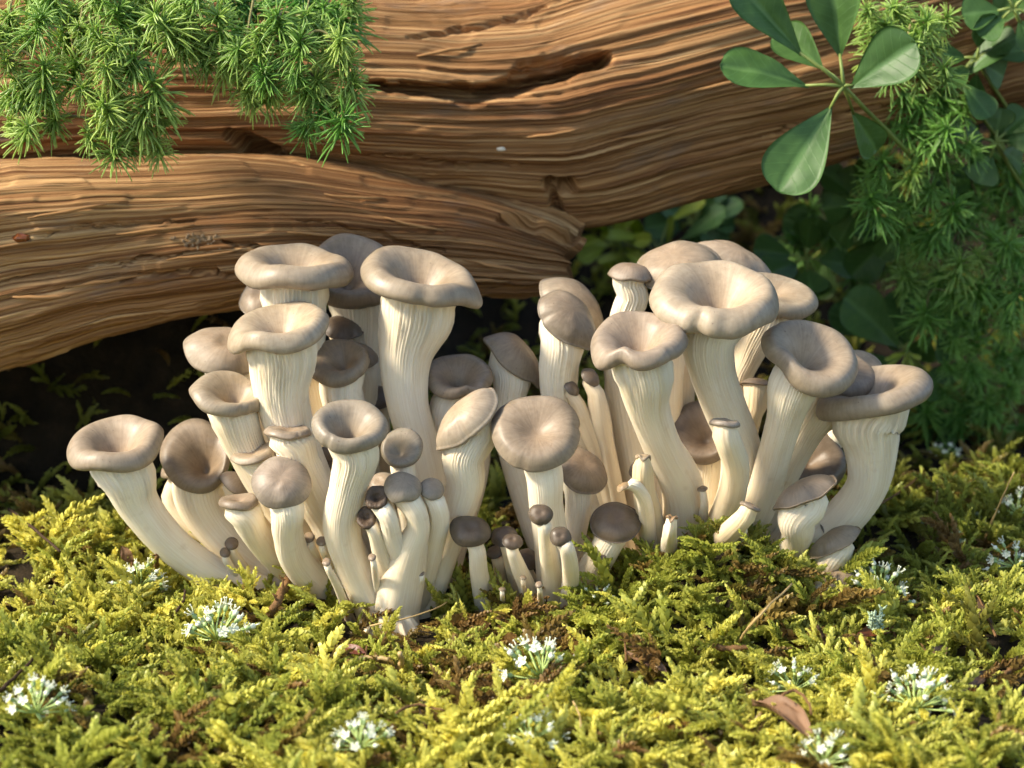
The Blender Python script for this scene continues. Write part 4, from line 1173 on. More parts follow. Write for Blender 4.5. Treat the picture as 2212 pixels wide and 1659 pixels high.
for px, py, h, lean, va in [(860, 1530, 95, -35, 3), (1000, 1545, 80, 40, 4), (960, 1500, 70, 65, 2), (1890, 1330, 60, 60, 3), (1700, 1440, 80, -55, 4), (1110, 1420, 55, 20, 3), (800, 1500, 60, 60, 1), (1830, 1560, 70, -60, 1), (1960, 1320, 60, 70, 2), (1560, 1580, 80, -50, 3)]:
    near = min(LANDMARKS, key=lambda l: math.hypot(l[0] - px, (l[1] - py) * 1.3))
    one_shoot(px, py, h, lean, rng.uniform(.05, .22), va, label='dry brown %s moss strand lying loose %s' % (('straight', 'bent', 'forked', 'feathered', 'tangled')[va], near[2]), grp='dry brown moss strands')
one_shoot(95, 1110, 60, -20, .6, 2, .15, 'moss shoot glimmering in the deep shade under the log', 'moss shoots in the log shade')
one_shoot(150, 1090, 62, 8, .6, 1, .15, 'moss shoot glimmering in the deep shade under the log', 'moss shoots in the log shade')
one_shoot(235, 1080, 50, -14, .5, 2, .17, 'moss shoot glimmering in the deep shade under the log', 'moss shoots in the log shade')
one_shoot(40, 1150, 55, 12, .55, 3, .13, 'moss shoot glimmering in the deep shade under the log', 'moss shoots in the log shade')

# ================================================================== needle-leaved fern sprigs
def tuft_mesh(name, seed, matk, n=85, L=.0135, droop=.9, spread=1.15):
    r = random.Random(seed)
    mb = MB()
    for i in range(n):
        u = r.random()
        th = math.acos(1 - u * (1 - math.cos(spread * math.pi * .62)))
        a = r.uniform(0, 6.283)
        d = Vector((math.sin(th) * math.cos(a), math.sin(th) * math.sin(a), math.cos(th)))
        h = r.random()
        o = Vector((0, 0, -.011 + .013 * h))
        l = L * r.uniform(.75, 1.1) * (1.05 - .45 * h * h)
        d = (d + Vector((0, 0, .55 * h - .05))).normalized()
        pts = [o]; dd = d.copy()
        sag = Vector((r.uniform(-.15, .15), r.uniform(-.15, .15), -1)) * droop * r.uniform(.5, 1.2)
        for s in range(5):
            dd = (dd + sag * .16).normalized()
            pts.append(pts[-1] + dd * (l / 5))
        w = .00037 * r.uniform(.85, 1.2)
        mb.tube(pts, [w * .8, w, w, w, w * .95, w * .5], 4, 0, [0, .25, .45, .65, .85, 1.0], cap=False)
    return mb.mesh(name, [M[matk]])
TUFT = [tuft_mesh('needle_tuft', 500 + i, 'needle', 84, .0138, [1.5, 1.1, 1.9, 1.3][i]) for i in range(4)]
TUFTD = [tuft_mesh('needle_tuft', 600 + i, 'needle_dark', 84, .0155, [1.5, 1.1, 1.9, 1.3][i], 1.25) for i in range(4)]

def sprig(label, root, tufts, meshes, grp=None, smat='fstem', name='fern_sprig', cat='fern'):
    """root (px,py,Y); tufts (px,py,Y,radius_px,tilt,az)"""
    rp = P(*root)
    e = empty(name, rp)
    tag(e, label, cat, grp)
    mb = MB()
    nodes = [Vector((0, 0, 0))]
    order = sorted(tufts, key=lambda t: (P(t[0], t[1], t[2]) - rp).length)
    for (x, y, Y, rad, lean) in order:
        p = P(x, y, Y) - rp
        near = min(nodes, key=lambda q: (q - p).length + (.02 if q.length == 0 else 0))
        nodes.append(p)
        mid = near.lerp(p, .5) + Vector((rng.uniform(-.005, .005), .006, rng.uniform(.0, .006)))
        dirp = (p - mid).normalized()
        pts = [tuple(v) for v in catmull([tuple(near), tuple(mid), tuple(p)], 9)]
        mb.tube(pts, [.0009 - .0005 * i / 8 for i in range(9)], 5)
        o = link('needle_tuft', rng.choice(meshes), e)
        o.location = p
        s = rad * psize(p + rp) / .0130
        o.scale = (s * rng.uniform(.68, 1.22),) * 3
        q = Vector((math.sin(R_(lean)) * .8 + dirp.x * .4, rng.uniform(-.75, -.25), .85)).to_track_quat('Z', 'Y')
        o.rotation_mode = 'QUATERNION'
        o.rotation_quaternion = q @ Quaternion((0, 0, 1), rng.uniform(0, 6.28))
    link('stem', mb.mesh('stem', [M[smat]]), e)
    return e

FG = 'feathery fern sprigs hanging over the log'
def more(l, f=.22):
    return l + [(x + rng.uniform(-38, 38), y + rng.uniform(-34, 30)) for x, y in l if rng.random() < f]
def jt(lst, Y, rad=62, lean=0):
    return [(x, y - (22 if Y < .11 else 0), Y + rng.uniform(-.012, .012), rad * rng.uniform(.88, 1.15), lean + rng.uniform(-30, 30)) for x, y in lst]
sprig('feathery fern sprig with drooping needle tufts, lowest over the log crevice', (140, -160, .10), jt(more([(60, 300), (120, 280), (190, 310), (230, 285), (285, 315), (335, 330), (110, 240), (25, 285)]), .055, 56, -5), TUFT, FG)
sprig('feathery fern sprig massed with dense bright tufts beside the lowest fern sprig', (260, -170, .10), jt(more([(205, 90), (250, 120), (230, 170), (290, 150), (255, 210), (330, 205), (180, 215), (310, 255), (225, 250), (165, 160)]), .05, 62), TUFT, FG)
sprig('feathery fern sprig against the outer log end, tufts hanging like a curtain', (20, -170, .10), jt(more([(20, 60), (60, 110), (15, 150), (45, 200), (90, 60), (95, 170), (20, 230), (-30, 100)]), .055, 62), TUFT, FG)
sprig('feathery fern sprig spreading thinly above the curtain of tufts', (150, -220, .12), jt(more([(110, 20), (160, 50), (205, 20), (140, 100), (255, 45), (300, 20), (60, 10), (300, 90)]), .075, 60), TUFT, FG)
sprig('feathery fern sprig rounding over the log between the two big fern masses', (430, -170, .11), jt(more([(370, 20), (410, 60), (450, 110), (390, 110), (470, 60), (440, 150), (340, 60), (480, 150), (425, 10)]), .065, 60), TUFT, FG)
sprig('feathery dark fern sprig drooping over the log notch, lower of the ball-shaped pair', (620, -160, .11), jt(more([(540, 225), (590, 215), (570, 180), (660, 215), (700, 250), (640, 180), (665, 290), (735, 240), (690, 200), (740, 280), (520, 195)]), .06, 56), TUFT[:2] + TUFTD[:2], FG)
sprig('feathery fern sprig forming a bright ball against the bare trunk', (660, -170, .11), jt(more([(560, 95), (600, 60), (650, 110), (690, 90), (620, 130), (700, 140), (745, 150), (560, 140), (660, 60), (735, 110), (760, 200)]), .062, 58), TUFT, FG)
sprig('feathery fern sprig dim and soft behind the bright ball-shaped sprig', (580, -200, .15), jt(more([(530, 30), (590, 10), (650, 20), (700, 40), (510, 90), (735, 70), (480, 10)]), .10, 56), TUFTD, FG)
sprig('stray fern tip dangling over the bare trunk grain', (765, -120, .12), [(762, 0, .09, 34, 10), (750, -12, .09, 30, -20)], TUFT)

BG = 'needle-leaved bushes behind the right clump'
sprig('feathery lime-tipped bush sprig behind the big five-part leaf', (1990, 420, .36), jt([(1875, 20), (1910, 60), (1960, 90), (2000, 50), (1930, 20), (1880, 110), (2010, 100), (1975, 150), (1920, 140), (2045, 40), (2040, 150)], .14, 54, 0), TUFT, BG)
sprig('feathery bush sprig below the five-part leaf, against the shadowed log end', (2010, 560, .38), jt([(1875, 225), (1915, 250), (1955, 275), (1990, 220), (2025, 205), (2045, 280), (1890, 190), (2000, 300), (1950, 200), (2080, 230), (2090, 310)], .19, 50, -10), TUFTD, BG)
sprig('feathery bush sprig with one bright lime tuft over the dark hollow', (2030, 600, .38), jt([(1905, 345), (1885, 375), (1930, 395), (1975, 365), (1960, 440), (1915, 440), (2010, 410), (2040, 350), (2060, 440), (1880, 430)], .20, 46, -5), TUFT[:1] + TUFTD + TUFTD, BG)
sprig('feathery soft bush sprig crowding the frame beyond the bright tuft', (2330, 720, .42), jt([(2140, 395), (2180, 360), (2200, 430), (2160, 470), (2120, 440), (2215, 500), (2100, 390), (2060, 470), (2130, 340)], .25, 56), TUFTD, BG)
sprig('feathery vivid green bush sprig over the lower dim leaves', (2260, 800, .42), jt([(2140, 515), (2175, 530), (2110, 550), (2160, 575), (2200, 560), (2075, 570), (2115, 610), (2050, 540), (2150, 630), (2205, 620)], .22, 50, -8), TUFT[:1] + TUFTD, BG)
sprig('feathery bush sprig fanning out beside the low star-shaped stalks', (2180, 960, .40), jt([(2075, 690), (2030, 670), (2110, 740), (2060, 735), (2010, 640), (2120, 690), (2045, 790), (2160, 760), (2180, 700), (2090, 790), (2130, 640)], .24, 50, -8), TUFTD, BG)
sprig('feathery dim bush sprig sinking toward the mossy ground', (2200, 1010, .42), jt([(2085, 880), (2040, 850), (2130, 870), (2180, 840), (2000, 890), (2100, 820), (2180, 680), (2200, 930), (2210, 760), (2060, 900), (2150, 920), (2120, 800), (2190, 800)], .28, 54, -5), TUFTD, BG)
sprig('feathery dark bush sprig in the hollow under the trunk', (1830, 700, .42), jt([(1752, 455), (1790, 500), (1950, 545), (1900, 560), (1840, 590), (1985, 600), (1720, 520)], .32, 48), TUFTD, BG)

# ================================================================== broad leaves
def leaf_mesh(L, Wd, matk, fold=.25, bend=.25, seed=0, obov=1.0, curl=0.0):
    """leaf along +y, width in x, normal +z; rounded wide tip, narrow foot"""
    r = random.Random(seed)
    nu, nv = 27, 13
    u = np.linspace(0, 1, nu) ** .8
    wprof = u ** .95 * np.sqrt(np.clip(1 - u ** 4.2, 0, 1))
    wprof = wprof / wprof.max() * Wd / 2
    wprof[0] = Wd * .02; wprof[-1] = Wd * .05
    v = np.linspace(-1, 1, nv)
    U, V = np.meshgrid(u, v, indexing='ij')
    x = V * wprof[:, None]
    zz = np.abs(V) * wprof[:, None] * fold - bend * L * (U - .2) ** 2 + .012 * L * vnoise(U * 5 + seed, V * 2, seed)
    zz = zz + curl * L * V * V * (U ** 2) * .3
    vein = .0035 * L * np.cos((U - np.abs(V) * .22) * 44) * np.abs(V) * .35
    mid = -.012 * L * np.exp(-(V / .09) ** 2)
    zz = zz + mid + vein
    yy = U * L
    top = np.stack([x, yy, zz], -1).reshape(-1, 3)
    bot = top - np.array([0, 0, .00022])
    n = nu * nv
    f1 = grid_faces(nu, nv, False)
    f2 = [[i + n for i in f][::-1] for f in f1]
    rim = [j for j in range(nv)] + [i * nv + nv - 1 for i in range(1, nu)] + [(nu - 1) * nv + j for j in range(nv - 2, -1, -1)] + [i * nv for i in range(nu - 2, 0, -1)]
    f3 = [[a, b, b + n, a + n] for a, b in zip(rim, rim[1:] + rim[:1])]
    t = np.concatenate([np.exp(-(V / .07) ** 2).ravel() * .45] * 2)
    uv = np.concatenate([np.stack([V, U], -1).reshape(-1, 2)] * 2)
    return mesh_from('leaf', np.vstack([top, bot]), f1 + f2 + f3, uv=uv, attr={'t': t}, mats=[M[matk]])

def leaf(parent, rp, base, tip, wpx, nrm, matk='leaf', fold=.22, bend=.15, seed=0, obov=1.0, curl=0.0):
    """base, tip: (px,py,Y)"""
    b, t = P(*base), P(*tip)
    y = (t - b); L = y.length; y.normalize()
    nv = Vector(nrm); nv = (nv - y * nv.dot(y)).normalized()
    x = y.cross(nv)
    me = leaf_mesh(L, wpx * psize(b), matk, fold, bend, seed, obov, curl)
    o = link('leaf', me, parent)
    o.matrix_local = Matrix.Translation(b - rp) @ Matrix((x, y, nv)).transposed().to_4x4()
    return o

def leafy_plant(label, hub, root, leaves, matk='leaf', grp=None, name='leafy_sprig', petiole=True, thick=.0011):
    """leaves: (base, tip, width, normal, fold, bend[, mat])"""
    rp = P(*root)
    e = empty(name, rp); tag(e, label, 'plant', grp)
    hp = P(*hub) - rp
    mb = MB()
    mid = hp * .5 + Vector((.01, 0, .008))
    mb.tube([tuple(v) for v in catmull([(0, 0, 0), tuple(mid), tuple(hp)], 10)], [thick * 1.3 - .0004 * i / 9 for i in range(10)], 6)
    link('stalk', mb.mesh('stalk', [M['stalk']]), e)
    for i, lf in enumerate(leaves):
        ba, ti, w, nr, fo, be = lf[:6]
        lo = leaf(e, rp, ba, ti, w, nr, lf[6] if len(lf) > 6 else matk, fo, be, int(ba[0] + ti[1]) % 97)
        b = P(*ba) - rp
        if petiole and (b - hp).length > .002:
            m2 = MB(); m2.tube([hp, hp.lerp(b, .5) + Vector((0, 0, .0008)), b + (P(*ti) - P(*ba)).normalized() * .002], [thick, thick * .8, thick * .6], 6)
            link('petiole', m2.mesh('petiole', [M['stalk']]), e)
    return e
sprig('feathery mid-green bush sprig filling the gap over the dark leaf group', (2080, 900, .38), jt([(1990, 540), (2030, 590), (1980, 500), (2060, 630), (1955, 590), (2000, 680), (2020, 500), (1930, 460)], .22, 50, -6), TUFTD + TUFT[:1], BG)
Y0 = .105
leafy_plant('big glossy five-part leaf spread before the log and bushes', (1822, 186, Y0), (2080, 620, .34),
            [((1733, 120, Y0), (1588, -50, Y0 - .01), 112, (.3, -1, .35), .30, .10), ((1748, 187, Y0), (1567, 130, Y0 - .012), 106, (-.1, -.75, .7), .22, .18),
             ((1797, 228, Y0), (1682, 408, Y0 - .02), 132, (-.25, -1, .25), .28, .12), ((1836, 190, Y0), (1972, 92, Y0 - .015), 128, (.1, -.85, .5), .25, .16),
             ((1815, 125, Y0 + .005), (1795, -60, Y0), 118, (-.2, -1, .1), .35, .12), ((1780, 150, Y0 + .012), (1680, 62, Y0 + .02), 92, (.1, -.9, .3), .2, .12, 'leaf_dark'),
             ((1840, 240, Y0 + .02), (1900, 330, Y0 + .03), 80, (.1, -.9, .3), .2, .12, 'leaf_dark')])
leafy_plant('pale rounded leaf pair catching light at the edge of the bushes', (2068, 178, .19), (2260, 640, .40),
            [((2080, 168, .19), (2178, 74, .185), 86, (-.5, -.6, .8), .12, .10), ((2078, 178, .19), (2142, 250, .18), 66, (-.2, -.6, .8), .12, .12), ((2150, 60, .20), (2200, -40, .2), 92, (.1, -1, .2), .25, .1, 'leaf_dark'),
             ((2020, 120, .23), (2030, -60, .22), 112, (-.2, -1, .2), .3, .1, 'leaf_dark'), ((2130, 70, .22), (2120, -40, .22), 90, (.3, -1, .2), .2, .1, 'leaf_dark')])
leafy_plant('dim broad leaves folded in shade beyond the pale leaf pair', (2150, 330, .28), (2300, 760, .42),
            [((2140, 330, .28), (2215, 200, .27), 110, (-.2, -1, .3), .25, .15, 'leaf_dark'), ((2120, 350, .29), (2050, 250, .28), 100, (.2, -1, .3), .2, .15, 'leaf_dark'), ((2130, 360, .29), (2030, 420, .28), 105, (.2, -.9, .5), .2, .2, 'leaf_dark'), ((2160, 350, .29), (2240, 420, .28), 100, (0, -.9, .5), .2, .2, 'leaf_dark')])
leafy_plant('dark rounded leaf group behind the wide tapering mushroom', (1958, 755, .27), (2060, 1040, .38),
            [((1945, 752, .27), (1832, 640, .26), 118, (.1, -.9, .5), .12, .12, 'leaf_dark'), ((1962, 745, .275), (1948, 625, .27), 104, (.1, -1, .3), .15, .12, 'leaf_dark'), ((1925, 730, .28), (1795, 672, .275), 78, (0, -.9, .6), .15, .12, 'leaf_dark'),
             ((1930, 775, .28), (1840, 800, .27), 80, (0, -.7, .8), .15, .15, 'leaf_dark'), ((1900, 800, .31), (1960, 880, .30), 100, (0, -.7, .8), .15, .15, 'leaf_dark')])
mbx = None
leafy_plant('star of thin bare stalks beside the dark rounded leaf group', (1958, 762, .245), (1990, 1010, .33),
            [((1958, 762, .245), (x, y, .24), 11, (0, -1, .3), .1, .02, 'leaf_lime') for x, y in [(1900, 805), (1925, 770), (1935, 835), (1965, 840), (1985, 820), (1990, 775), (1912, 778)]], petiole=False)
leafy_plant('curled pale leaf with a lit edge hanging in the dark hollow', (1935, 492, .26), (2050, 720, .40),
            [((1940, 488, .26), (1852, 496, .25), 54, (-.2, -.7, .8), .5, .25), ((1945, 495, .27), (1900, 560, .27), 60, (0, -1, .3), .2, .2, 'leaf_dark'), ((1930, 500, .29), (1840, 600, .29), 90, (.2, -1, .3), .2, .2, 'leaf_dark')])
leafy_plant('dark oval leaves sunk in the hollow under the trunk', (1800, 520, .33), (1850, 760, .44),
            [((1800, 520, .33), (1700, 470, .32), 90, (0, -1, .4), .2, .2, 'leaf_dark'), ((1805, 510, .33), (1830, 400, .32), 100, (0, -1, .4), .2, .2, 'leaf_dark'), ((1815, 530, .34), (1900, 470, .33), 95, (0, -1, .4), .2, .2, 'leaf_dark'),
             ((1790, 540, .34), (1750, 640, .33), 95, (0, -.8, .6), .2, .2, 'leaf_dark'), ((1760, 560, .36), (1640, 560, .36), 90, (0, -.8, .6), .2, .2, 'leaf_dark')])
leafy_plant('lime-lit blurred leaves glimpsed under the trunk, beyond the tall lobed cap', (1420, 560, .43), (1400, 720, .46),
            [((1470, 520, .43), (1562, 450, .42), 74, (-.6, -.5, .8), .1, .12), ((1440, 480, .44), (1520, 432, .43), 40, (-.5, -.5, .8), .15, .1, 'leaf_lime'), ((1420, 520, .44), (1300, 500, .43), 44, (-.5, -.5, .9), .1, .1, 'leaf_lime'), ((1390, 540, .44), (1290, 560, .43), 40, (-.6, -.5, .9), .1, .1, 'leaf_lime'),
             ((1400, 530, .45), (1360, 470, .44), 40, (-.6, -.5, .8), .1, .1, 'leaf_lime'), ((1440, 540, .44), (1450, 470, .43), 44, (-.6, -.5, .8), .1, .1, 'leaf_lime'), ((1400, 560, .45), (1330, 610, .44), 44, (-.5, -.5, .8), .1, .1, 'leaf_dark'), ((1340, 520, .45), (1262, 545, .44), 34, (-.6, -.5, .9), .1, .1, 'leaf_lime'),
             ((1500, 500, .45), (1600, 430, .45), 60, (-.5, -.6, .8), .1, .1, 'leaf_dark')], thick=.0008)

LG = 'broad-leaved shrubs behind the right clump'
def fill_plant(label, hub, root, n, spread, wpx, matk, seed):
    r = random.Random(seed)
    lv = []
    for i in range(n):
        a = i * 6.283 / n + r.uniform(-.4, .4)
        L = spread * r.uniform(.75, 1.15)
        bx, by = hub[0] + math.cos(a) * L * .3, hub[1] + math.sin(a) * L * .3
        lv.append(((bx, by, hub[2]), (hub[0] + math.cos(a) * L * 1.25, hub[1] + math.sin(a) * L * 1.1, hub[2] + r.uniform(-.02, .01)), wpx * r.uniform(.85, 1.15), (r.uniform(-.5, .2), -.8, r.uniform(.3, .9)), r.uniform(.1, .25), r.uniform(.08, .2), matk))
    leafy_plant(label, hub, root, lv, grp=LG)
fill_plant('round-leaved shrub sprig dim behind the lime-tipped bush', (2110, 130, .19), (2300, 640, .40), 7, 78, 74, 'leaf', 1)
fill_plant('round-leaved shrub sprig cut by the frame above the pale leaf pair', (2190, 20, .18), (2330, 560, .38), 6, 80, 80, 'leaf', 2)
fill_plant('round-leaved shrub sprig between bright tuft and frame edge', (2150, 310, .21), (2300, 760, .40), 7, 76, 72, 'leaf_dark', 3)
fill_plant('round-leaved shrub sprig in the dark hollow below the trunk end', (1860, 440, .27), (1960, 800, .42), 7, 84, 80, 'leaf_dark', 4)
fill_plant('round-leaved shrub sprig sunk beside the long sloping cap', (1740, 560, .30), (1830, 860, .44), 7, 80, 76, 'leaf_dark', 5)
fill_plant('round-leaved shrub sprig over the star of thin stalks', (2010, 700, .28), (2080, 1000, .40), 6, 78, 78, 'leaf_dark', 6)
fill_plant('round-leaved shrub sprig low by the far moss edge', (2060, 860, .29), (2100, 1010, .36), 7, 80, 74, 'leaf_dark', 7)
fill_plant('round-leaved shrub sprig peeping low behind the tapering cap', (1930, 870, .31), (1960, 1000, .38), 6, 70, 70, 'leaf_dark', 8)
fill_plant('lime-lit shrub sprig blurred in the gap under the log end', (1330, 520, .44), (1330, 700, .47), 9, 66, 34, 'leaf_lime', 9)
fill_plant('green shrub sprig blurred behind the lobed caps', (1500, 480, .45), (1500, 690, .48), 8, 76, 62, 'leaf', 10)
# ================================================================== white umbel flowers
def floret_mesh(seed, open_):
    r = random.Random(seed)
    mb = MB()
    L = .0105
    bendv = Vector((r.uniform(-.0006, .0006), r.uniform(-.0006, .0006), 0))
    mb.tube([(0, 0, 0), bendv + Vector((0, 0, L * .5)), (0, 0, L)], [.00032, .00028, .00030], 5, 0)
    mb.blob((0, 0, L + .0006), .00085, .00085, .0013, 1, 7, 5)
    if open_:
        for i in range(5):
            a = i * 1.2566 + r.uniform(-.2, .2)
            d = Vector((math.cos(a), math.sin(a), 0)); s = Vector((-d.y, d.x, 0))
            b = Vector((0, 0, L + .0016))
            up = Vector((0, 0, .0007))
            vs = [b + s * .0002, b - s * .0002, b + d * .0012 + s * .0008 + up, b + d * .0012 - s * .0008 + up, b + d * .0021 + s * .0004 + up * 1.2, b + d * .0021 - s * .0004 + up * 1.2]
            mb.add(vs, [[0, 1, 3, 2], [2, 3, 5, 4]], 2)
        for i in range(4):
            a = i * 1.57 + .5 + r.uniform(-.3, .3)
            d = Vector((math.cos(a), math.sin(a), 0))
            b = Vector((0, 0, L + .0017)); e = b + d * .0015 + Vector((0, 0, r.uniform(.0016, .0028)))
            mb.tube([b, (b + e) / 2 + d * .0004, e], .00018, 3, 2)
            mb.blob(e, .00036, .00036, .00036, 2, 5, 3)
        mb.blob((0, 0, L + .0019), .0007, .0007, .0005, 2, 6, 3)
    else:
        mb.blob((0, 0, L + .0020), .0011, .0011, .0010, 2, 7, 4)
        for s in (-1, 1):
            mb.tube([(0, 0, L + .0024), (s * .0003, 0, L + .0034), (s * .0006, 0, L + .0043)], [.00024, .0002, .00016], 4, 2)
    return mb.mesh('floret', [M['ray'], M['bud'], M['petal']])
FLO = [floret_mesh(900 + i, i < 3) for i in range(6)]
def umbel(label, px, py, rad, n=24, tilt=(0, 0), ratio=.5, Y=None):
    hub = Pz(px, py, .0105)
    if Y is None:
        hub.z = max(hub.z, gh(hub.x, hub.y) + .0105)
    hub = Pz(px, py, hub.z)
    foot = Vector((hub.x + .003, hub.y + .004, gh(hub.x, hub.y) - .002))
    e = empty('umbel_flower', foot)
    tag(e, label, 'flower', 'white umbel flowers in the moss')
    h = hub - foot
    mb = MB(); mb.tube([(0, 0, 0), h * .5 + Vector((.0006, 0, 0)), h], [.0008, .0007, .0007], 6)
    link('stalk', mb.mesh('stalk', [M['ray']]), e)
    sc = rad * psize(hub) / .0135
    tl = Matrix.Rotation(R_(tilt[0]), 3, 'X') @ Matrix.Rotation(R_(tilt[1]), 3, 'Y')
    for i in range(n):
        th = math.acos(1 - (i + .5) / n * 1.05) * .98
        a = i * 2.39996 + rng.uniform(-.2, .2)
        d = tl @ Vector((math.sin(th) * math.cos(a), math.sin(th) * math.sin(a), math.cos(th)))
        o = link('floret', FLO[rng.randrange(3) if rng.random() < ratio else 3 + rng.randrange(3)], e)
        o.location = h
        o.rotation_mode = 'QUATERNION'; o.rotation_quaternion = d.to_track_quat('Z', 'Y')
        s = sc * rng.uniform(.78, 1.12)
        o.scale = (sc, sc, s)
for a in [('white umbel flower open wide in the yellow moss, before the smooth grey dome', 470, 1385, 88, 26, (-38, 12), .55), ('white umbel flower low in the corner moss with few petals', 80, 1540, 76, 22, (-30, -5), .6),
          ('small white umbel flower near the foot of the leaning funnel mushroom', 300, 1268, 62, 18, (-20, 8), .6), ('starry white umbel flower with bare rays showing, beside the brown dry patch', 1170, 1465, 92, 26, (-48, -8), .35),
          ('blurred white umbel flower in the foremost moss, under the starry one', 1150, 1605, 74, 22, (-18, 10), .8), ('blurred white umbel flower sunk in the foremost yellow moss', 780, 1615, 70, 20, (-15, -12), .8),
          ('white umbel flower beside the pale lichen and fallen shell-like cap', 1895, 1290, 78, 22, (-42, 10), .35), ('tiny white umbel flower at the foot of the moss mound, by the brown twig', 1295, 1305, 46, 12, (-20, 10), .1),
          ('white umbel flower leaning over the folded dry leaf', 1715, 1490, 66, 20, (-30, -10), .5), ('broad white umbel flower with long buds in the right-hand moss', 1980, 1530, 88, 28, (-32, 14), .55),
          ('blurred white umbel flower touching the dry leaf tip', 1780, 1650, 72, 20, (-10, 5), .7), ('white umbel flower cut by the frame, with spiky petals', 2195, 1225, 62, 20, (-20, -10), .6),
          ('soft white umbel flower on the far moss', 2200, 1110, 54, 18, (-20, -8), .6), ('distant blurred white umbel flower below the bushes', 2045, 985, 34, 14, (-10, 0), .8)]:
    umbel(*a)

# ---- clusters of green closed buds
def bud_cluster(label, px, py, rad, n):
    p = Pz(px, py, .007); p.z = gh(p.x, p.y) + .005
    e = empty('green_bud_cluster', (p.x, p.y, gh(p.x, p.y)))
    tag(e, label, 'plant', 'green bud clusters')
    s = rad * psize(p)
    mb = MB(); mb.blob((0, 0, 0), .0010, .0010, .0011, 0, 8, 5); mb.tube([(0, 0, -.005), (0, 0, 0)], .0003, 4)
    me = mb.mesh('bud', [M['bud']])
    for i in range(n):
        th = math.acos(1 - (i + .5) / n); a = i * 2.39996
        o = link('bud', me, e)
        o.location = Vector((math.sin(th) * math.cos(a) * s, math.sin(th) * math.sin(a) * s, .0005 + math.cos(th) * s * .55 + rng.uniform(-.001, .001)))
        k = rng.uniform(.75, 1.2); o.scale = (k, k, k)
        o.rotation_euler = (rng.uniform(-.5, .5), rng.uniform(-.5, .5), 0)
bud_cluster('tight cluster of pale green round buds before the bent trumpet stem', 785, 1440, 38, 60)
bud_cluster('pale green bud cluster beneath the moss mound', 1372, 1390, 30, 40)
bud_cluster('pale green bud cluster low in the front moss, corner side', 510, 1595, 34, 40)
bud_cluster('tiny green bud cluster by the dark leaf scrap', 2120, 1345, 18, 14)

# ================================================================== lichen
def lichen(label, px, py, h, n):
    p = Pz(px, py, .004); z0 = gh(p.x, p.y)
    e = empty('lichen_tuft', (p.x, p.y, z0)); tag(e, label, 'lichen', 'pale lichen tufts')
    s = h * psize(p)
    for i in range(n):
        a = rng.uniform(0, 6.28); le = rng.uniform(.1, .9)
        d = Vector((math.cos(a) * le, math.sin(a) * le, 1)).normalized()
        L = s * rng.uniform(.5, 1.05)
        mb = MB(); pts = [Vector((0, 0, 0))]; dd = d
        for k in range(7):
            dd = (dd + Vector((rng.uniform(-.3, .3), rng.uniform(-.3, .3), .1))).normalized(); pts.append(pts[-1] + dd * L / 7)
        mb.tube(pts, [.0010 * (1.15 - k / 8) * rng.uniform(.7, 1.3) for k in range(8)], 6)
        for k in range(1, 8):
            for q in range(5):
                v = Vector((rng.uniform(-1, 1), rng.uniform(-1, 1), rng.uniform(-.3, 1))).normalized()
                mb.tube([pts[k], pts[k] + v * .0011, pts[k] + v * .0022 + Vector((0, 0, .0006))], [.0005, .0005, .0002], 4)
                mb.blob(pts[k] + v * .0014, .0006, .0006, .0005, 0, 5, 3)
        link('branch', mb.mesh('branch', [M['lichen']]), e)
lichen('pale grey-green crusty lichen tuft beside the white flower and dark soil', 1890, 1415, 110, 7)
lichen('small pale lichen tuft on the far moss', 2065, 1205, 50, 5)
lichen('faint pale lichen sprig behind the small lichen tuft', 2110, 1150, 42, 4)
lichen('thin pale lichen sprig near the outward-curving stem', 1985, 1170, 36, 4)

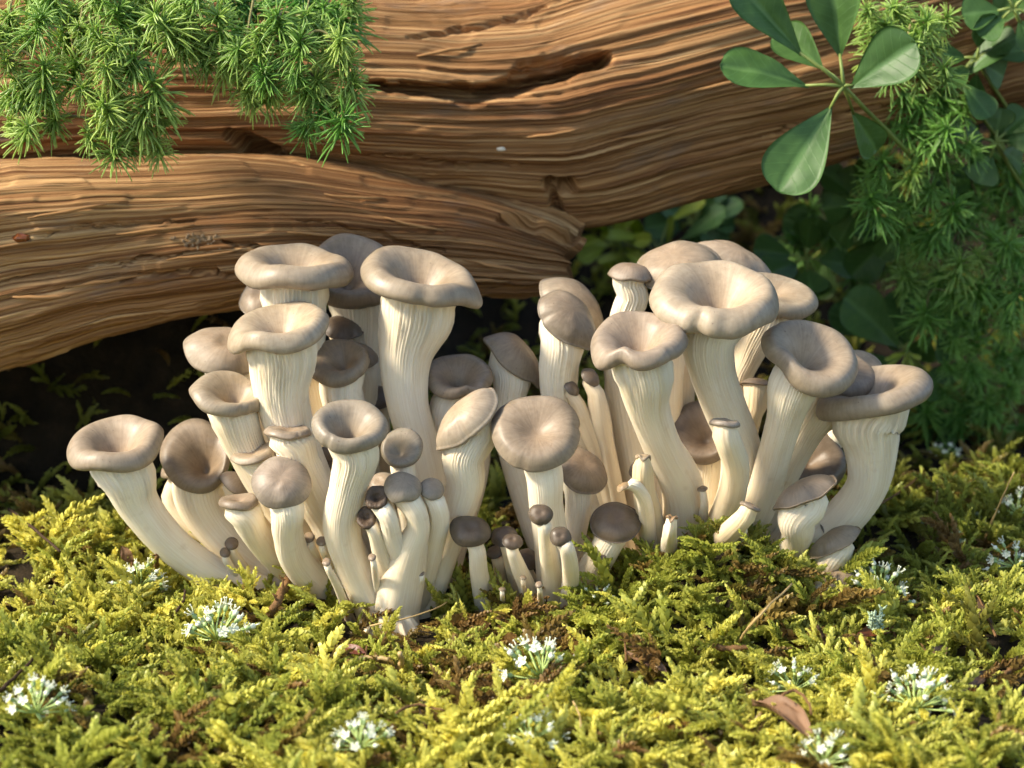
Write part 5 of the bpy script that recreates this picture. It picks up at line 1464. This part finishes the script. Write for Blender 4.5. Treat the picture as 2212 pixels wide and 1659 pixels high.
# ================================================================== dry leaves
def dry_leaf(label, base, tip, wpx, nrm, matk, bend, fold, z=.012, seed=1):
    b = Pz(base[0], base[1], z); t = Pz(tip[0], tip[1], z * base[2] if len(base) > 2 else z)
    zb = gh(b.x, b.y) + z * .8
    b = Pz(base[0], base[1], zb); t = Pz(tip[0], tip[1], gh(t.x, t.y) + z * .8)
    y = t - b; L = y.length; y.normalize()
    nv = Vector(nrm); nv = (nv - y * nv.dot(y)).normalized(); x = y.cross(nv)
    nu, nw = 25, 13
    u = np.linspace(0, 1, nu); v = np.linspace(-1, 1, nw)
    wp = np.sin(np.pi * np.clip(u * .96 + .02, 0, 1)) ** .8 * wpx * psize(b) / 2
    U, V = np.meshgrid(u, v, indexing='ij')
    xx = V * wp[:, None] * (1 - .25 * np.abs(V))
    zz = np.abs(V) ** 1.2 * wp[:, None] * fold + bend * L * np.sin(np.pi * U) + .05 * L * vnoise(U * 4 + seed, V * 2.5, seed) * (.3 + np.abs(V))
    zz = zz + .010 * L * np.cos((U - np.abs(V) * .3) * 50) * np.abs(V) * (1 - np.abs(V)) * 2 - .012 * L * np.exp(-(V / .08) ** 2)
    top = np.stack([xx, U * L, zz], -1).reshape(-1, 3); bot = top - np.array([0, 0, .00025]); n = nu * nw
    f1 = grid_faces(nu, nw, False); f2 = [[i + n for i in f][::-1] for f in f1]
    rim = [j for j in range(nw)] + [i * nw + nw - 1 for i in range(1, nu)] + [(nu - 1) * nw + j for j in range(nw - 2, -1, -1)] + [i * nw for i in range(nu - 2, 0, -1)]
    f3 = [[a, c, c + n, a + n] for a, c in zip(rim, rim[1:] + rim[:1])]
    e = empty('dry_leaf', b); tag(e, label, 'leaf')
    o = link('blade', mesh_from('blade', np.vstack([top, bot]), f1 + f2 + f3), e, M[matk])
    o.matrix_local = Matrix((x, y, nv)).transposed().to_4x4()
    mb = MB()
    mid = [top.reshape(nu, nw, 3)[i, nw // 2] + np.array([0, 0, -.0002]) for i in range(0, nu, 3)]
    st = [np.array([0, -L * .22, -.002])] + mid
    mb.tube([Vector(q) for q in st], [.0007] + [.0006 - .0004 * i / len(mid) for i in range(len(mid))], 5)
    r = link('midrib', mb.mesh('midrib', [M['twig']]), e)
    r.matrix_local = o.matrix_local
dry_leaf('folded brown dry leaf with ribbed veins lying in the front moss', (1752, 1600), (1625, 1520), 92, (.35, -.55, 1), 'dry', .10, .45, .016, 3)
dry_leaf('dark torn leaf scrap standing in the right-hand moss', (2140, 1345), (2095, 1290), 46, (-.2, -1, .3), 'dry_dark', .05, .2, .012, 5)
dry_leaf('glossy dark leaf fragment with netted veins, right-hand front moss', (2060, 1505), (2130, 1455), 58, (-.2, -.6, 1), 'dry_dark', .04, .1, .012, 7)
dry_leaf('red-brown leaf half buried before the bent trumpet stem', (790, 1412), (735, 1398), 34, (.2, -.7, .8), 'dry_red', .06, .2, .014, 9)
dry_leaf('shrivelled brown leaf under the moss mound edge', (1352, 1408), (1440, 1450), 44, (.1, -.6, .8), 'dry', .06, .3, .012, 11)
dry_leaf('reddish leaf scrap beneath the pale lichen', (1930, 1360), (1850, 1372), 40, (0, -.7, .8), 'dry_red', .05, .2, .010, 13)
dry_leaf('thin brown leaf scrap among right-hand moss shoots', (2010, 1430), (2040, 1390), 46, (-.2, -.9, .4), 'dry', .05, .2, .012, 15)
dry_leaf('crumpled brown leaf bit behind the leaning funnel stem', (285, 1215), (262, 1180), 34, (0, -1, .3), 'dry', .05, .3, .012, 17)

# ================================================================== twigs and straws
def twig(label, pts, w0, w1, matk, z=.012, cat='twig', knob=False, zs=None):
    P3 = []
    for i, (px, py) in enumerate(pts):
        q = Pz(px, py, z)
        zz = gh(q.x, q.y) + (zs[i] if zs else z)
        P3.append(Pz(px, py, zz))
    c = catmull([tuple(q) for q in P3], 14)
    b = Vector(c[0])
    mb = MB(); s = psize(b)
    pp = [Vector(q) - b + Vector((rng.uniform(-1, 1), rng.uniform(-1, 1), rng.uniform(-1, 1))) * w0 * s * .18 for q in c]
    mb.tube(pp, [(w0 + (w1 - w0) * i / 13) * s * .5 * rng.uniform(.8, 1.2) for i in range(14)], 7)
    if knob:
        for i in range(3, 13, 2):
            v = Vector((rng.uniform(-1, 1), rng.uniform(-1, .2), rng.uniform(-.2, 1))).normalized()
            mb.tube([pp[i], pp[i] + v * .002, pp[i] + v * .0045 + Vector((0, 0, .001))], [w0 * s * .3, w0 * s * .2, .0001], 4)
    o = link('twig' if cat == 'twig' else 'straw', mb.mesh('twig', [M[matk]])); o.location = b
    tag(o, label, cat)
twig('gnarled brown twig curving up in front of the slim middle stems', [(1290, 1312), (1262, 1296), (1228, 1280), (1206, 1258), (1200, 1236)], 14, 5, 'twig', .016, knob=True, zs=[.006, .009, .012, .016, .022])
twig('thick dark broken twig upright before the middle clump', [(1180, 1345), (1178, 1318), (1166, 1290), (1160, 1272)], 20, 12, 'twig_dark', .01, knob=True, zs=[.0, .006, .012, .016])
twig('thin dark twig crossing the thick broken twig', [(1150, 1330), (1135, 1312), (1125, 1298)], 10, 5, 'twig_dark', .01, zs=[.002, .008, .012])
twig('short dark twig tip slanting beside the thick broken twig', [(1195, 1335), (1210, 1320), (1222, 1308)], 8, 4, 'twig_dark', .012, zs=[.004, .01, .014])
twig('long bark strip leaning in the moss below the smooth grey dome', [(578, 1335), (600, 1300), (618, 1262), (632, 1225)], 18, 15, 'twig', .008, knob=True, zs=[.006, .012, .015, .019])
twig('flat dark bark piece lying against the grey dome stem', [(588, 1222), (620, 1214), (665, 1220)], 16, 8, 'twig_dark', .018)
twig('thin dry stalk standing in front of the grey dome stem', [(612, 1225), (616, 1195), (611, 1165)], 8, 3, 'twig', .01, knob=True, zs=[.014, .022, .029])
twig('hairy root sticking up before the leaning funnel stem', [(338, 1225), (342, 1195), (352, 1165), (353, 1135)], 12, 4, 'twig', .01, knob=True, zs=[.01, .017, .024, .030])
twig('fine straw bent across the foot of the forked stem', [(800, 1352), (880, 1335), (950, 1310), (990, 1275)], 4, 3, 'straw', .012, 'straw', zs=[.010, .012, .012, .014])
twig('long straw slanting over the moss mound', [(1595, 1385), (1640, 1330), (1710, 1262)], 7, 4, 'straw', .016, 'straw', zs=[.014, .02, .026])
twig('dark stick leaning in the corner moss', [(-10, 1500), (30, 1465), (70, 1425)], 9, 7, 'twig_dark', .02, zs=[.014, .018, .022])
twig('dark stick in the dry patch under the starry flower', [(925, 1590), (918, 1560), (905, 1530)], 9, 6, 'twig_dark', .012, zs=[.004, .01, .014])
twig('grey twig pair end lying on the dry patch', [(855, 1540), (900, 1522), (960, 1535)], 7, 5, 'twig', .016)
twig('pale straw hooked in the right front moss', [(1238, 1515), (1252, 1545), (1255, 1570)], 4, 3, 'straw', .016, 'straw')
twig('blunt straw stub upright among dry moss', [(868, 1452), (866, 1432), (866, 1412)], 12, 11, 'straw', .01, 'straw', zs=[.008, .014, .018])
twig('dark split twig in the shaded soil by the lichen', [(1795, 1405), (1780, 1380), (1768, 1352)], 10, 7, 'twig_dark', .012)
twig('upright bark sliver in the shaded soil by the lichen', [(1842, 1440), (1840, 1415), (1838, 1390)], 10, 8, 'twig', .01, zs=[.004, .01, .015])
twig('reddish bark piece buried in the mound foot', [(1540, 1395), (1580, 1400), (1620, 1398)], 14, 10, 'twig', .014)
twig('thin straw leaning on the far right moss', [(2130, 1160), (2150, 1110), (2190, 1020)], 5, 3, 'straw', .012, 'straw', zs=[.006, .02, .05])
twig('brown twig crossing the far moss behind the outward-curving stem', [(1890, 1095), (1940, 1065), (1985, 1030)], 6, 4, 'twig', .016)
twig('pinkish dry stalks end on the far moss', [(2010, 1120), (2022, 1085), (2025, 1060)], 7, 4, 'straw', .01, 'straw', zs=[.006, .016, .026])
twig('short stick end poking in from the right edge moss', [(2225, 1425), (2190, 1445), (2170, 1455)], 14, 12, 'twig', .016)
twig('brown stick across the dim moss below the log', [(20, 1100), (70, 1140), (130, 1190)], 8, 5, 'twig_dark', .02)
twig('small twig end beside the white flower on the left', [(375, 1330), (395, 1300), (400, 1275)], 7, 5, 'twig_dark', .012)
twig('splinter end lying near the red-brown leaf', [(840, 1425), (800, 1420), (770, 1422)], 10, 8, 'straw', .014, 'straw')
twig('brown curled stalk in the front moss by the dry leaf', [(1690, 1500), (1720, 1492), (1748, 1520), (1752, 1545)], 8, 6, 'twig', .022)

# ================================================================== bits on the log
cp, cn = on_log(430, 520)
e = tag(empty('grit_patch', cp), 'patch of coarse grit stuck to the log grain', 'grit')
me = None
for i in range(46):
    mb = MB()
    if me is None or i % 9 == 0:
        mb.blob((0, 0, 0), 1, .8, .7, 0, 6, 4)
        mb.v = [tuple(c * rng.uniform(.75, 1.25) for c in p) for p in mb.v]
        me = mb.mesh('grain', [M['crumb']], False)
    q, _n = on_log(430 + rng.gauss(0, 20), 520 + rng.gauss(0, 7))
    if q is None: continue
    o = link('grain', me, e); o.location = q - cp; s = rng.uniform(.0005, .0012); o.scale = (s, s, s); o.rotation_euler = (rng.random() * 6, rng.random() * 6, 0)
for lb, px, py, mk, sz in [('dark red resin lump on the outer log grain', 46, 514, 'resin', (.0042, .0025, .0024)), ('pale wood chip stuck on the bare trunk', 1082, 322, 'chip', (.0024, .001, .0012))]:
    q, _n = on_log(px, py)
    mb = MB(); mb.blob((0, 0, 0), *sz, 0, 9, 6)
    mb.v = [tuple(c * rng.uniform(.8, 1.2) for c in p) for p in mb.v]
    o = link('resin_lump' if mk == 'resin' else 'wood_chip', mb.mesh('lump', [M[mk]], False)); o.location = q; tag(o, lb, 'resin' if mk == 'resin' else 'chip')
